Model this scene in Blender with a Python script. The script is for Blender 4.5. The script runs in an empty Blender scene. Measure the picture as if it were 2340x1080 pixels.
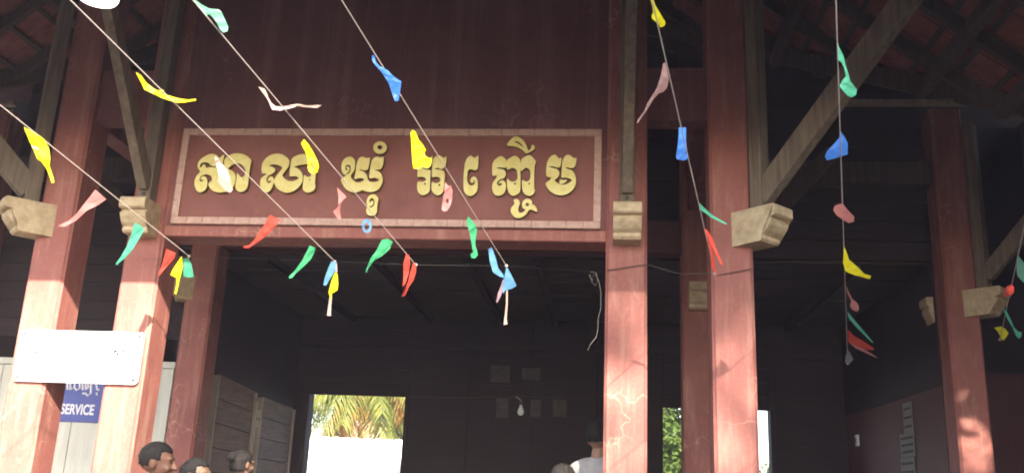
import bpy, bmesh, math, random
from mathutils import Vector, Matrix, Euler
from mathutils.geometry import tessellate_polygon

random.seed(7)
sc = bpy.context.scene
COL = sc.collection

# ------------------------------------------------------------------ camera
CAM = Vector((1.6876, -6.5242, 1.5))
YAW, PITCH, ROLL, FPX = 0.1048, 0.2719, 0.0419, 2097.95
_f = Vector((-math.sin(YAW) * math.cos(PITCH), math.cos(YAW) * math.cos(PITCH), math.sin(PITCH)))
_r0 = Vector((math.cos(YAW), math.sin(YAW), 0))
_u0 = _r0.cross(_f)
CR = math.cos(ROLL) * _r0 + math.sin(ROLL) * _u0
CU = -math.sin(ROLL) * _r0 + math.cos(ROLL) * _u0
cam_data = bpy.data.cameras.new("camera")
cam = bpy.data.objects.new("camera", cam_data)
COL.objects.link(cam)
cam_data.sensor_fit = 'HORIZONTAL'
cam_data.sensor_width = 36
cam_data.lens = FPX / 2340 * 36
cam_data.clip_start = 0.05
cam_data.clip_end = 2000
M = Matrix.Identity(4)
for i in range(3):
    M[i][0], M[i][1], M[i][2], M[i][3] = CR[i], CU[i], -_f[i], CAM[i]
cam.matrix_world = M
sc.camera = cam

# ------------------------------------------------------------------ light
SUN = Vector((0.30, -1.0, 0.65)).normalized()          # towards the sun
elev = math.asin(SUN.z)
azim = math.atan2(SUN.x, SUN.y)
world = bpy.data.worlds.new("World")
sc.world = world
world.use_nodes = True
wn = world.node_tree
wn.nodes.clear()
wo = wn.nodes.new("ShaderNodeOutputWorld")
wb = wn.nodes.new("ShaderNodeBackground")
ws = wn.nodes.new("ShaderNodeTexSky")
ws.sky_type = 'NISHITA'
ws.sun_disc = False
ws.sun_elevation = elev
ws.sun_rotation = azim
ws.dust_density = 2.0
wb.inputs[1].default_value = 0.15
wn.links.new(ws.outputs[0], wb.inputs[0])
wn.links.new(wb.outputs[0], wo.inputs[0])
sl = bpy.data.lights.new("sun", 'SUN')
sl.energy = 5.0
sl.angle = math.radians(0.6)
sl.color = (1.0, 0.91, 0.77)
sun = bpy.data.objects.new("sun", sl)
COL.objects.link(sun)
sun.location = SUN * 40
sun.rotation_euler = SUN.to_track_quat('Z', 'Y').to_euler()
sc.view_settings.view_transform = 'Standard'
sc.view_settings.look = 'None'
sc.view_settings.gamma = 1
sc.view_settings.exposure = 2.28
sc.cycles.use_denoising = True
sc.cycles.max_bounces = 8
sc.cycles.filter_width = 1.9
sc.cycles.volume_bounces = 1

# ------------------------------------------------------------------ helpers
def ray(x, y):
    return CR * ((x - 1170) / FPX) + CU * ((540 - y) / FPX) + _f

def atY(x, y, Y):
    d = ray(x, y)
    return CAM + d * ((Y - CAM.y) / d.y)

def atX(x, y, X):
    d = ray(x, y)
    return CAM + d * ((X - CAM.x) / d.x)

def proj(P):
    d = P - CAM
    z = d.dot(_f)
    return (1170 + FPX * d.dot(CR) / z, 540 - FPX * d.dot(CU) / z)

def link(o, parent=None):
    COL.objects.link(o)
    if parent is not None:
        o.parent = parent
    return o

def thing(name, label, cat, loc=(0, 0, 0), group=None):
    o = bpy.data.objects.new(name, None)
    o.empty_display_size = 0.1
    o.location = loc
    o["label"] = label
    o["category"] = cat
    if group:
        o["group"] = group
    return link(o)

def tag(o, label, cat, group=None):
    o["label"] = label
    o["category"] = cat
    if group:
        o["group"] = group
    return o

def mobj(name, bm_or_me, mat, parent=None, smooth=False, keepworld=True):
    """one mesh object; coordinates are world, parents sit at their own base"""
    if isinstance(bm_or_me, bmesh.types.BMesh):
        me = bpy.data.meshes.new(name)
        bmesh.ops.recalc_face_normals(bm_or_me, faces=bm_or_me.faces[:])
        bm_or_me.to_mesh(me)
        bm_or_me.free()
    else:
        me = bm_or_me
    if mat is not None and len(me.materials) == 0:
        me.materials.append(mat)
    if smooth:
        for p in me.polygons:
            p.use_smooth = True
    o = bpy.data.objects.new(name, me)
    link(o, parent)
    if parent is not None and keepworld:
        loc = Vector((0, 0, 0))
        q = parent
        while q is not None:
            loc += q.location
            q = q.parent
        o.location = -loc
    return o

def box(bm, lo, hi, M=None):
    vs = []
    for z in (lo[2], hi[2]):
        for x, y in ((lo[0], lo[1]), (hi[0], lo[1]), (hi[0], hi[1]), (lo[0], hi[1])):
            v = Vector((x, y, z))
            vs.append(bm.verts.new(M @ v if M else v))
    for f in ((0, 3, 2, 1), (4, 5, 6, 7), (0, 1, 5, 4), (1, 2, 6, 5), (2, 3, 7, 6), (3, 0, 4, 7)):
        bm.faces.new([vs[i] for i in f])

def bev(bm, off, seg=1):
    bmesh.ops.bevel(bm, geom=bm.edges[:], offset=off, segments=seg, affect='EDGES', profile=0.7)

def boxo(name, lo, hi, mat, parent=None, b=0.0):
    bm = bmesh.new()
    box(bm, lo, hi)
    if b:
        bev(bm, b)
    return mobj(name, bm, mat, parent)

def beam_bm(a, b, w, h, up=Vector((0, 0, 1)), bv=0.004):
    """timber from a to b: w across, h along up"""
    a, b = Vector(a), Vector(b)
    d = (b - a)
    L = d.length
    d.normalize()
    s = d.cross(up).normalized()
    t = s.cross(d).normalized()
    Mx = Matrix(((d.x, s.x, t.x, a.x), (d.y, s.y, t.y, a.y), (d.z, s.z, t.z, a.z), (0, 0, 0, 1)))
    bm = bmesh.new()
    box(bm, (0, -w / 2, -h / 2), (L, w / 2, h / 2), Mx)
    if bv:
        bev(bm, bv)
    return bm

def beam(name, a, b, w, h, mat, parent=None, up=Vector((0, 0, 1)), bv=0.004):
    return mobj(name, beam_bm(a, b, w, h, up, bv), mat, parent)

def tube(bm, pts, rad, n=6, cap=True):
    pts = [Vector(p) for p in pts]
    rings = []
    for i, p in enumerate(pts):
        d = (pts[min(i + 1, len(pts) - 1)] - pts[max(i - 1, 0)]).normalized()
        ref = Vector((0, 0, 1)) if abs(d.z) < 0.9 else Vector((1, 0, 0))
        s = d.cross(ref).normalized()
        t = s.cross(d)
        r = rad[i] if isinstance(rad, (list, tuple)) else rad
        rings.append([bm.verts.new(p + (s * math.cos(2 * math.pi * k / n) + t * math.sin(2 * math.pi * k / n)) * r) for k in range(n)])
    for a, b in zip(rings, rings[1:]):
        for k in range(n):
            bm.faces.new((a[k], a[(k + 1) % n], b[(k + 1) % n], b[k]))
    if cap:
        bm.faces.new(rings[0][::-1])
        bm.faces.new(rings[-1])

def lathe(bm, prof, c, n=20):
    rings = []
    for r, z in prof:
        rings.append([bm.verts.new((c[0] + r * math.cos(2 * math.pi * k / n), c[1] + r * math.sin(2 * math.pi * k / n), c[2] + z)) for k in range(n)])
    for a, b in zip(rings, rings[1:]):
        for k in range(n):
            bm.faces.new((a[k], a[(k + 1) % n], b[(k + 1) % n], b[k]))
    bm.faces.new(rings[0][::-1])
    bm.faces.new(rings[-1])

def catmull(pts, n=4):
    out = []
    N = len(pts)
    for i in range(N):
        p0, p1, p2, p3 = [Vector(pts[(i + k) % N]) for k in (-1, 0, 1, 2)]
        for j in range(n):
            t = j / n
            out.append(0.5 * ((2 * p1) + (p2 - p0) * t + (2 * p0 - 5 * p1 + 4 * p2 - p3) * t * t + (3 * p1 - p0 - 3 * p2 + p3) * t ** 3))
    return out

# ------------------------------------------------------------------ materials
def nodes(name):
    m = bpy.data.materials.new(name)
    m.use_nodes = True
    nt = m.node_tree
    return m, nt, nt.nodes["Principled BSDF"]

def ramp(nt, fac, stops):
    r = nt.nodes.new("ShaderNodeValToRGB")
    e = r.color_ramp.elements
    while len(e) < len(stops):
        e.new(0.5)
    for el, (p, c) in zip(e, stops):
        el.position = p
        el.color = (*c, 1) if len(c) == 3 else c
    nt.links.new(fac, r.inputs[0])
    return r.outputs[0]

def coords(nt, scale=(1, 1, 1), world=True):
    if world:
        g = nt.nodes.new("ShaderNodeNewGeometry")
        src = g.outputs["Position"]
    else:
        g = nt.nodes.new("ShaderNodeTexCoord")
        src = g.outputs["Object"]
    mp = nt.nodes.new("ShaderNodeMapping")
    mp.inputs["Scale"].default_value = scale
    nt.links.new(src, mp.inputs[0])
    return mp.outputs[0]

def noise(nt, vec, scale, detail=6, rough=0.6):
    n = nt.nodes.new("ShaderNodeTexNoise")
    n.inputs["Scale"].default_value = scale
    n.inputs["Detail"].default_value = detail
    n.inputs["Roughness"].default_value = rough
    nt.links.new(vec, n.inputs["Vector"])
    return n.outputs[0]

def mixc(nt, fac, a, b, mode='MIX'):
    m = nt.nodes.new("ShaderNodeMix")
    m.data_type = 'RGBA'
    m.blend_type = mode
    for sock, v in ((m.inputs["Factor"], fac), (m.inputs["A"], a), (m.inputs["B"], b)):
        pass
    ins = [i for i in m.inputs]
    fi = ins[0]
    ai = [i for i in ins if i.name == "A" and i.type == 'RGBA'][0]
    bi = [i for i in ins if i.name == "B" and i.type == 'RGBA'][0]
    for s, v in ((fi, fac), (ai, a), (bi, b)):
        if hasattr(v, "is_output"):
            nt.links.new(v, s)
        elif s is fi:
            s.default_value = v
        else:
            s.default_value = (*v, 1)
    return [o for o in m.outputs if o.type == 'RGBA'][0]

def bump(nt, bsdf, h, strength=0.3, dist=0.01):
    b = nt.nodes.new("ShaderNodeBump")
    b.inputs["Strength"].default_value = strength
    b.inputs["Distance"].default_value = dist
    nt.links.new(h, b.inputs["Height"])
    nt.links.new(b.outputs[0], bsdf.inputs["Normal"])

def simple(name, c1, c2=None, rough=0.7, scale=6.0, stretch=(1, 1, 1), bmp=0.2, spec=0.3, world=True):
    m, nt, b = nodes(name)
    v = coords(nt, stretch, world)
    n = noise(nt, v, scale)
    c2 = c2 or tuple(x * 0.7 for x in c1)
    nt.links.new(ramp(nt, n, [(0.3, c2), (0.7, c1)]), b.inputs["Base Color"])
    b.inputs["Roughness"].default_value = rough
    b.inputs["Specular IOR Level"].default_value = spec
    if bmp:
        bump(nt, b, n, bmp)
    return m

def paint_mat(name, base, worn, amount=1.0, streak=(5, 5, 0.6)):
    """weathered red limewash: blotches, rain streaks, pale hairline cracks"""
    m, nt, b = nodes(name)
    v1 = coords(nt, (1, 1, 1))
    big = noise(nt, v1, 2.2, 5, 0.6)
    v2 = coords(nt, streak)
    st = noise(nt, v2, 2.4, 7, 0.68)
    fine = noise(nt, v1, 38, 4, 0.6)
    c = ramp(nt, big, [(0.3, tuple(x * 0.78 for x in base)), (0.7, tuple(x * 1.12 for x in base))])
    f = ramp(nt, st, [(0.50, (0, 0, 0)), (0.78, (0.8 * amount,) * 3)])
    c = mixc(nt, f, c, worn)
    f2 = ramp(nt, fine, [(0.5, (0, 0, 0)), (0.78, (0.22 * amount,) * 3)])
    c = mixc(nt, f2, c, tuple(x * 1.05 for x in worn))
    # hairline cracks
    wv = nt.nodes.new("ShaderNodeVectorMath")
    wv.operation = 'MULTIPLY_ADD'
    nz = nt.nodes.new("ShaderNodeTexNoise")
    nz.inputs["Scale"].default_value = 7
    nt.links.new(v1, nz.inputs["Vector"])
    nt.links.new(nz.outputs[1], wv.inputs[0])
    wv.inputs[1].default_value = (0.3, 0.3, 0.3)
    nt.links.new(v1, wv.inputs[2])
    vo = nt.nodes.new("ShaderNodeTexVoronoi")
    vo.feature = 'DISTANCE_TO_EDGE'
    vo.inputs["Scale"].default_value = 3.1
    nt.links.new(wv.outputs[0], vo.inputs["Vector"])
    cr = ramp(nt, vo.outputs[0], [(0.0, (1, 1, 1)), (0.022, (0, 0, 0))])
    mask = ramp(nt, noise(nt, v1, 1.3, 2, 0.5), [(0.54, (0, 0, 0)), (0.62, (0.55 * amount,) * 3)])
    mm = mixc(nt, 1.0, cr, mask, 'MULTIPLY')
    c = mixc(nt, mm, c, tuple(min(1, x * 1.35) for x in worn))
    nt.links.new(c, b.inputs["Base Color"])
    b.inputs["Roughness"].default_value = 0.62
    b.inputs["Specular IOR Level"].default_value = 0.35
    bump(nt, b, st, 0.25, 0.006)
    return m

def wood_mat(name, light, dark, axis=2, rough=0.7, scale=1.0, spec=0.3):
    m, nt, b = nodes(name)
    s = [14, 14, 14]
    s[axis] = 0.9
    v = coords(nt, tuple(x * scale for x in s), True)
    n = noise(nt, v, 2.0, 8, 0.65)
    n2 = noise(nt, coords(nt), 2.5, 3)
    c = ramp(nt, n, [(0.32, dark), (0.68, light)])
    c = mixc(nt, ramp(nt, n2, [(0.4, (0, 0, 0)), (0.75, (0.5, 0.5, 0.5))]), c, tuple(x * 0.62 for x in dark))
    nt.links.new(c, b.inputs["Base Color"])
    b.inputs["Roughness"].default_value = rough
    b.inputs["Specular IOR Level"].default_value = spec
    bump(nt, b, n, 0.35, 0.004)
    return m

RED = (0.315, 0.108, 0.087)
WORN = (0.58, 0.36, 0.265)
m_col = paint_mat("red_column_paint", RED, WORN, 0.62)
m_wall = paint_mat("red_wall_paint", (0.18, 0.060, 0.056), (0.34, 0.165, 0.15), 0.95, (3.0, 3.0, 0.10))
m_panel = paint_mat("sign_panel_paint", (0.265, 0.095, 0.078), (0.34, 0.16, 0.13), 0.5, (2.5, 2.5, 0.8))
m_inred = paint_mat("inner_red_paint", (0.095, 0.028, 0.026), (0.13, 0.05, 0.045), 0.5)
m_cream = simple("cream_limewash", (0.64, 0.52, 0.34), (0.40, 0.30, 0.18), 0.8, 14, bmp=0.35)
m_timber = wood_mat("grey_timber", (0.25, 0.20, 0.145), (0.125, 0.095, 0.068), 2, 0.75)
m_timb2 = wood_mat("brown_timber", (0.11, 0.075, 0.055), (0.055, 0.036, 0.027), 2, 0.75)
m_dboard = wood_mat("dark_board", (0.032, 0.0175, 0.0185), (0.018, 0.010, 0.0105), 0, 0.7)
m_ceil = wood_mat("ceiling_board", (0.075, 0.045, 0.028), (0.03, 0.018, 0.012), 0, 0.4, spec=0.4)
m_shut = wood_mat("shutter_wood", (0.30, 0.21, 0.155), (0.17, 0.11, 0.08), 1, 0.7)
m_palew = wood_mat("pale_wood_trim", (0.5, 0.44, 0.36), (0.34, 0.28, 0.22), 2, 0.7)
m_tile = simple("clay_tile", (0.30, 0.105, 0.075), (0.16, 0.055, 0.042), 0.85, 9, bmp=0.3)
m_sheet = simple("roof_underlay", (0.13, 0.06, 0.045), (0.07, 0.035, 0.03), 0.9, 5)
m_frame = simple("frame_tile", (0.62, 0.42, 0.35), (0.47, 0.295, 0.24), 0.6, 7, (3, 1, 3), 0.2)
m_white = simple("white_enamel", (0.76, 0.76, 0.74), (0.70, 0.70, 0.68), 0.35, 3, bmp=0.03, spec=0.5)
m_part = simple("pale_partition", (0.62, 0.63, 0.55), (0.5, 0.51, 0.45), 0.55, 4, (4, 4, 0.5), 0.05)
m_blue = simple("blue_sign_paint", (0.10, 0.12, 0.38), (0.08, 0.10, 0.32), 0.4, 4, bmp=0.02)
m_ltr = simple("white_letter", (0.82, 0.82, 0.84), (0.76, 0.76, 0.78), 0.5, 4, bmp=0)
m_mark = simple("grey_print", (0.02, 0.022, 0.022), (0.012, 0.013, 0.013), 0.6, 4, bmp=0)
m_paper = simple("paper", (0.30, 0.285, 0.275), (0.22, 0.21, 0.2), 0.8, 6, bmp=0)
m_print = simple("faded_print", (0.085, 0.065, 0.058), (0.04, 0.032, 0.03), 0.6, 9, bmp=0)
m_ink = simple("ink", (0.06, 0.06, 0.07), (0.04, 0.04, 0.05), 0.7, 6, bmp=0)
m_cable = simple("grey_cable", (0.42, 0.38, 0.33), (0.3, 0.27, 0.24), 0.5, 6, bmp=0)
m_dwire = simple("dark_wire", (0.07, 0.06, 0.055), (0.05, 0.045, 0.04), 0.5, 6, bmp=0)
m_cord = simple("white_cord", (0.70, 0.60, 0.54), (0.52, 0.42, 0.38), 0.8, 60, bmp=0.2)
m_bolt = simple("rusty_iron", (0.10, 0.07, 0.055), (0.05, 0.035, 0.03), 0.6, 30)
m_ground = simple("dark_yard_ground", (0.065, 0.058, 0.046), (0.042, 0.038, 0.03), 0.9, 1.3, bmp=0.1)
m_floor = simple("hall_floor_tile", (0.10, 0.07, 0.055), (0.07, 0.05, 0.04), 0.45, 2.5, bmp=0.05)
m_fence = simple("white_sheet_metal", (0.82, 0.83, 0.83), (0.72, 0.73, 0.73), 0.45, 2, (2, 2, 0.4), 0.02)
m_fence2 = m_fence

def gold_mat():
    m, nt, b = nodes("gold_paint")
    v = coords(nt)
    n = noise(nt, v, 16, 5)
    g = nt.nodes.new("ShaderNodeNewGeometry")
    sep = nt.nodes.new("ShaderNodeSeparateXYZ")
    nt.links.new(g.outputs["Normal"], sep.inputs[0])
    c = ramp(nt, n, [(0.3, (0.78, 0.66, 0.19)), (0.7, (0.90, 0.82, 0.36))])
    # the returns (letter edges) are coloured dark olive as painted-in shadow
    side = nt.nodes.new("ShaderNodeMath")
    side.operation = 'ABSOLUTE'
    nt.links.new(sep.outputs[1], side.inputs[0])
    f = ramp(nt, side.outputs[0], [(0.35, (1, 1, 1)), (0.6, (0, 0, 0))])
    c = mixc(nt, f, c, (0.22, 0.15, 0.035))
    nt.links.new(c, b.inputs["Base Color"])
    b.inputs["Roughness"].default_value = 0.5
    b.inputs["Metallic"].default_value = 0.0
    return m
m_gold = gold_mat()

def cloth_mat(name, c, tr=0.58):
    m = bpy.data.materials.new(name)
    m.use_nodes = True
    nt = m.node_tree
    nt.nodes.clear()
    o = nt.nodes.new("ShaderNodeOutputMaterial")
    d = nt.nodes.new("ShaderNodeBsdfDiffuse")
    t = nt.nodes.new("ShaderNodeBsdfTranslucent")
    g = nt.nodes.new("ShaderNodeBsdfGlossy")
    mx = nt.nodes.new("ShaderNodeMixShader")
    mx2 = nt.nodes.new("ShaderNodeMixShader")
    v = coords(nt)
    n = noise(nt, v, 25, 4)
    cc = ramp(nt, n, [(0.3, tuple(x * 0.8 for x in c)), (0.7, c)])
    nt.links.new(cc, d.inputs[0])
    nt.links.new(cc, t.inputs[0])
    g.inputs["Roughness"].default_value = 0.35
    mx.inputs[0].default_value = tr
    mx2.inputs[0].default_value = 0.015
    nt.links.new(d.outputs[0], mx.inputs[1])
    nt.links.new(t.outputs[0], mx.inputs[2])
    nt.links.new(mx.outputs[0], mx2.inputs[1])
    nt.links.new(g.outputs[0], mx2.inputs[2])
    nt.links.new(mx2.outputs[0], o.inputs[0])
    return m
FC = {
    'yellow': cloth_mat("yellow_plastic", (0.85, 0.80, 0.02)),
    'pink': cloth_mat("pink_plastic", (0.60, 0.25, 0.24)),
    'palepink': cloth_mat("pale_pink_plastic", (0.56, 0.36, 0.34)),
    'white': cloth_mat("white_plastic", (0.60, 0.47, 0.42)),
    'red': cloth_mat("red_plastic", (0.62, 0.08, 0.055)),
    'green': cloth_mat("green_plastic", (0.07, 0.42, 0.20)),
    'mint': cloth_mat("mint_plastic", (0.22, 0.50, 0.38)),
    'teal': cloth_mat("teal_plastic", (0.10, 0.46, 0.32)),
    'blue': cloth_mat("blue_plastic", (0.06, 0.22, 0.66)),
    'lightblue': cloth_mat("light_blue_plastic", (0.16, 0.38, 0.64)),
    'mauve': cloth_mat("mauve_plastic", (0.42, 0.26, 0.32)),
    'grey': cloth_mat("grey_plastic", (0.3, 0.32, 0.34)),
}

def leaf_mat(name, c1, c2):
    m = cloth_mat(name, c1, 0.4)
    nt = m.node_tree
    for n in nt.nodes:
        if n.type == 'VALTORGB':
            n.color_ramp.elements[0].color = (*c2, 1)
        if n.type == 'TEX_NOISE':
            n.inputs["Scale"].default_value = 3
    return m
m_leaf = leaf_mat("leaf_green", (0.13, 0.19, 0.045), (0.05, 0.085, 0.02))
m_palm = leaf_mat("palm_leaf", (0.25, 0.25, 0.055), (0.09, 0.12, 0.035))
m_palmdry = leaf_mat("dry_palm_leaf", (0.34, 0.18, 0.05), (0.2, 0.11, 0.035))
m_bark = simple("bark", (0.16, 0.12, 0.085), (0.08, 0.06, 0.045), 0.9, 12, (1, 1, 0.3), 0.5)

# ------------------------------------------------------------------ ground
bm = bmesh.new()
vs = [bm.verts.new(p) for p in ((-150, -150, 0), (150, -150, 0), (150, 150, 0), (-150, 150, 0))]
bm.faces.new(vs)
g = mobj("ground", bm, m_ground)
g["kind"] = "structure"
FLOOR = 0.22
g = boxo("hall_floor", (-6.2, -0.12, -0.3), (6.2, 6.6, FLOOR), m_floor, None, 0.012)
g["kind"] = "structure"

# ------------------------------------------------------------------ the hall
hall = thing("community_hall", "dark red timber roofed hall with square red columns and open entrance", "building")
CW = 0.30
def column(x, y, ztop, mat=m_col, w=CW):
    """x,y = centre; square pier with chamfered arrises and a small plinth"""
    bm = bmesh.new()
    h = w / 2
    c = 0.022
    prof = [(-h + c, -h), (h - c, -h), (h - c * 0.55, -h + c * 0.55), (h, -h + c), (h, h - c), (h - c, h), (-h + c, h), (-h, h - c), (-h, -h + c), (-h + c * 0.55, -h + c * 0.55)]
    nz = 12
    rings = []
    for k in range(nz + 1):
        z = ztop * k / nz
        rings.append([bm.verts.new((x + px + random.uniform(-.0012, .0012), y + py + random.uniform(-.0012, .0012), z)) for px, py in prof])
    n = len(prof)
    for a, b in zip(rings, rings[1:]):
        for k in range(n):
            bm.faces.new((a[k], a[(k + 1) % n], b[(k + 1) % n], b[k]))
    bm.faces.new(rings[-1])
    return mobj("column", bm, mat, hall)

CORB = [(0, 3.53), (0.40, 3.53), (0.415, 3.515), (0.415, 3.455), (0.40, 3.443), (0.365, 3.440), (0.365, 3.425), (0.385, 3.415), (0.375, 3.385), (0.345, 3.345), (0.31, 3.322), (0.315, 3.295), (0.30, 3.278), (0, 3.272)]
def corbel(col, x, y, ang, w=0.20, s=1.0):
    """moulded corbel on column centre x,y pointing in direction ang (radians)"""
    d = Vector((math.cos(ang), math.sin(ang), 0))
    n = Vector((-d.y, d.x, 0))
    bm = bmesh.new()
    A, B = [], []
    for o, z in CORB:
        p = Vector((x, y, z)) + d * (o * s)
        A.append(bm.verts.new(p + n * w / 2))
        B.append(bm.verts.new(p - n * w / 2))
    N = len(CORB)
    bm.faces.new(A)
    bm.faces.new(B[::-1])
    for k in range(N):
        bm.faces.new((A[k], A[(k + 1) % N], B[(k + 1) % N], B[k]))
    bmesh.ops.triangulate(bm, faces=[f for f in bm.faces if len(f.verts) > 4])
    return mobj("corbel", bm, m_cream, col)

def bracket(col, x, y, ang, out_post, post_top, s0, s1, sw=0.075, sh=0.12, bolt=True):
    """timber post standing on the corbel and a raking strut; s0, s1 = (out, z)"""
    d = Vector((math.cos(ang), math.sin(ang), 0))
    n = Vector((-d.y, d.x, 0))
    c = Vector((x, y, 0))
    a = c + d * out_post
    beam("post", a + Vector((0, 0, 3.531)), a + Vector((0, 0, post_top)), 0.105, 0.105, m_timber, col, up=d)
    p0 = c + d * s0[0] + Vector((0, 0, s0[1]))
    p1 = c + d * s1[0] + Vector((0, 0, s1[1]))
    beam("strut", p0, p1, sw, sh, m_timber, col)
    if bolt:
        for zz in (3.60, 3.80):
            bm = bmesh.new()
            q = a + d * 0.05 + Vector((0, 0, zz))
            tube(bm, [q, q + d * 0.012], 0.016, 8)
            mobj("bolt", bm, m_bolt, col)

LX, SX = 1.845, 0.756
P1x, P2x, P3x, P4x = -LX - SX, -LX, LX, LX + SX
CY = 0.15
EAVE_Z, SL = 4.31, 0.8
FRONT = -math.pi / 2
def roof_front(y):
    return EAVE_Z + SL * (y + 2.0)
cols = {}
for k, x in (('P1', P1x), ('P2', P2x), ('P3', P3x), ('P4', P4x)):
    cols[k] = column(x, CY, 5.7)
for k, x in (('P2', P2x), ('P3', P3x)):
    corbel(cols[k], x, CY, FRONT)
    bracket(cols[k], x, CY, FRONT, 0.215, 5.35, (0.265, 3.66), (1.33, 4.98))
for k, x, a in (('P1', P1x, math.radians(-135)), ('P4', P4x, math.radians(-45))):
    corbel(cols[k], x, CY, a, 0.21, 1.16)
    bracket(cols[k], x, CY, a, 0.285, 5.3, (0.30, 3.63), (1.85, 5.08), 0.085, 0.17)
# rear columns of the porch and the outer columns of the hall front
QY = 2.55
cols['Q2'] = column(-2.47, QY, 5.7, m_col)
cols['Q3'] = column(2.60, QY, 5.7, m_col)
cols['P5'] = column(5.08, QY, 5.4, m_col)
cols['P0'] = column(-5.08, QY, 5.4, m_col)
corbel(cols['Q2'], -2.47, QY, math.radians(-150), 0.2, 0.9)
corbel(cols['Q3'], 2.60, QY, FRONT, 0.2, 0.85)
for k, x, a in (('P5', 5.08, math.radians(-45)), ('P0', -5.08, math.radians(-135))):
    corbel(cols[k], x, QY, a, 0.21, 1.1)
    bracket(cols[k], x, QY, a, 0.27, 5.2, (0.30, 3.66), (1.6, 5.0), 0.08, 0.14)
corbel(cols['P5'], 5.08, QY + 0.27, math.pi, 0.2, 0.55)
# raking strut off the porch's rear column
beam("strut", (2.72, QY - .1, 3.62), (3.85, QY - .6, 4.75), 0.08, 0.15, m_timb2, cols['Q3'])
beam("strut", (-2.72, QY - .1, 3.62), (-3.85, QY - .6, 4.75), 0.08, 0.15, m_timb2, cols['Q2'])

# front wall over the entrance, between the two inner columns
WL, WR = P2x + CW / 2 - 0.004, P3x - CW / 2 + 0.004
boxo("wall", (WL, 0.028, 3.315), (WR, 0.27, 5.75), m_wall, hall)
boxo("lintel", (WL - 0.002, 0.012, 3.30), (WR + 0.002, 0.285, 3.385), m_col, hall, 0.008)
# tie beams in the side bays and along the sides of the porch
for s in (-1, 1):
    xa, xb = sorted((s * (LX + CW / 2 - .003), s * (LX + SX - CW / 2 + .003)))
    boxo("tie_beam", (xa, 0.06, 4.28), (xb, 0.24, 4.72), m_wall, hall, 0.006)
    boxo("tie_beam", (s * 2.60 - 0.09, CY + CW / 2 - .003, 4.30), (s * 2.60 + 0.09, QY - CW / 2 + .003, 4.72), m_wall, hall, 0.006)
    xa, xb = sorted((s * 2.75, s * 4.93))
    boxo("tie_beam", (xa - .003, QY - 0.09, 4.62), (xb + .003, QY + 0.09, 4.86), m_timb2, hall, 0.006)
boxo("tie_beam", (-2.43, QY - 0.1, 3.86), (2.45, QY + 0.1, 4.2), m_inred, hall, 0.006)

LWX0, BY0 = -2.66, 6.3
D1x = (atY(703, 960, BY0).x, atY(923, 960, BY0).x)
D2x = (atY(1515, 1000, BY0).x, atY(1761, 1000, BY0).x)
# upper wall of the hall: lapped dark boards
def boards(name, x0, x1, y, z0, z1, h, mat, t=0.022):
    z = z0
    me = None
    while z < z1 - 0.02:
        hh = min(h, z1 - z)
        bm = bmesh.new()
        box(bm, (x0, y - t / 2 + random.uniform(-.002, .002), z + 0.003), (x1, y + t / 2, z + hh - 0.003))
        mobj(name, bm, mat, hall)
        z += hh
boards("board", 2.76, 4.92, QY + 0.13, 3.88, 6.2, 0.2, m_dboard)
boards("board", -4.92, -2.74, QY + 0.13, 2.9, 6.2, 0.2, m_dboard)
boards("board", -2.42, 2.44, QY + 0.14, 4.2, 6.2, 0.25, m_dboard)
for s_ in (-1, 1):  # out-of-view end walls, added to block light from the sides
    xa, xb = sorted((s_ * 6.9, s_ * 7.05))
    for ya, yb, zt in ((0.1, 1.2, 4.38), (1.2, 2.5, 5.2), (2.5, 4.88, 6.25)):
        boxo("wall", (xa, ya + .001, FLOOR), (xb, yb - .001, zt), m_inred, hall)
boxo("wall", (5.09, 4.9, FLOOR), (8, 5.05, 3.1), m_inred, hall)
boxo("wall", (5.09, 4.89, 3.103), (8, 5.05, 7.4), m_dboard, hall)  # upper part given the dark board colour to stand in for roof shadow
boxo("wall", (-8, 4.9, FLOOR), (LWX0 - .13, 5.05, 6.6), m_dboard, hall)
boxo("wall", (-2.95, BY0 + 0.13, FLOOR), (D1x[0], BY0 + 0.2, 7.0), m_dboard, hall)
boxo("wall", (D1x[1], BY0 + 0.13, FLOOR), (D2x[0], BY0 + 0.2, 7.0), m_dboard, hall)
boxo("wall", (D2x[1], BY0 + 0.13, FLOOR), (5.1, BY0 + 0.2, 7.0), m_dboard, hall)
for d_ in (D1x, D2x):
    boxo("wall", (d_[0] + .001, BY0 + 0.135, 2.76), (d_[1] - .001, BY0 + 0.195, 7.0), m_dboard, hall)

# hall interior
BY = 6.3
ZC = 3.86
y = QY + 0.2
k = 0
while y < BY:
    y2 = min(y + 0.36, BY)
    bm = bmesh.new()
    box(bm, (-2.9, y + 0.006, ZC + random.uniform(0, .006)), (4.96, y2 - 0.006, ZC + 0.03))
    mobj("ceiling_board", bm, m_ceil, hall)
    y = y2
for x in (-1.9, -0.75, 0.25, 1.0, 1.9, 3.1, 4.2):
    boxo("ceiling_joist", (x - 0.035, QY + 0.16, ZC - 0.07), (x + 0.035, BY, ZC - 0.002), m_dboard, hall)
bm = bmesh.new()
box(bm, (-5.0, QY + 0.16, ZC + 0.05), (5.05, BY + 0.128, ZC + 0.09))
mobj("ceiling_deck", bm, m_dboard, hall)
D1 = (atY(703, 960, BY).x, atY(923, 960, BY).x, 2.735)
D2 = (atY(1515, 1000, BY).x, atY(1761, 1000, BY).x, 2.705)
segs = [(-2.9, D1[0]), (D1[1], D2[0]), (D2[1], 5.0)]
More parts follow.
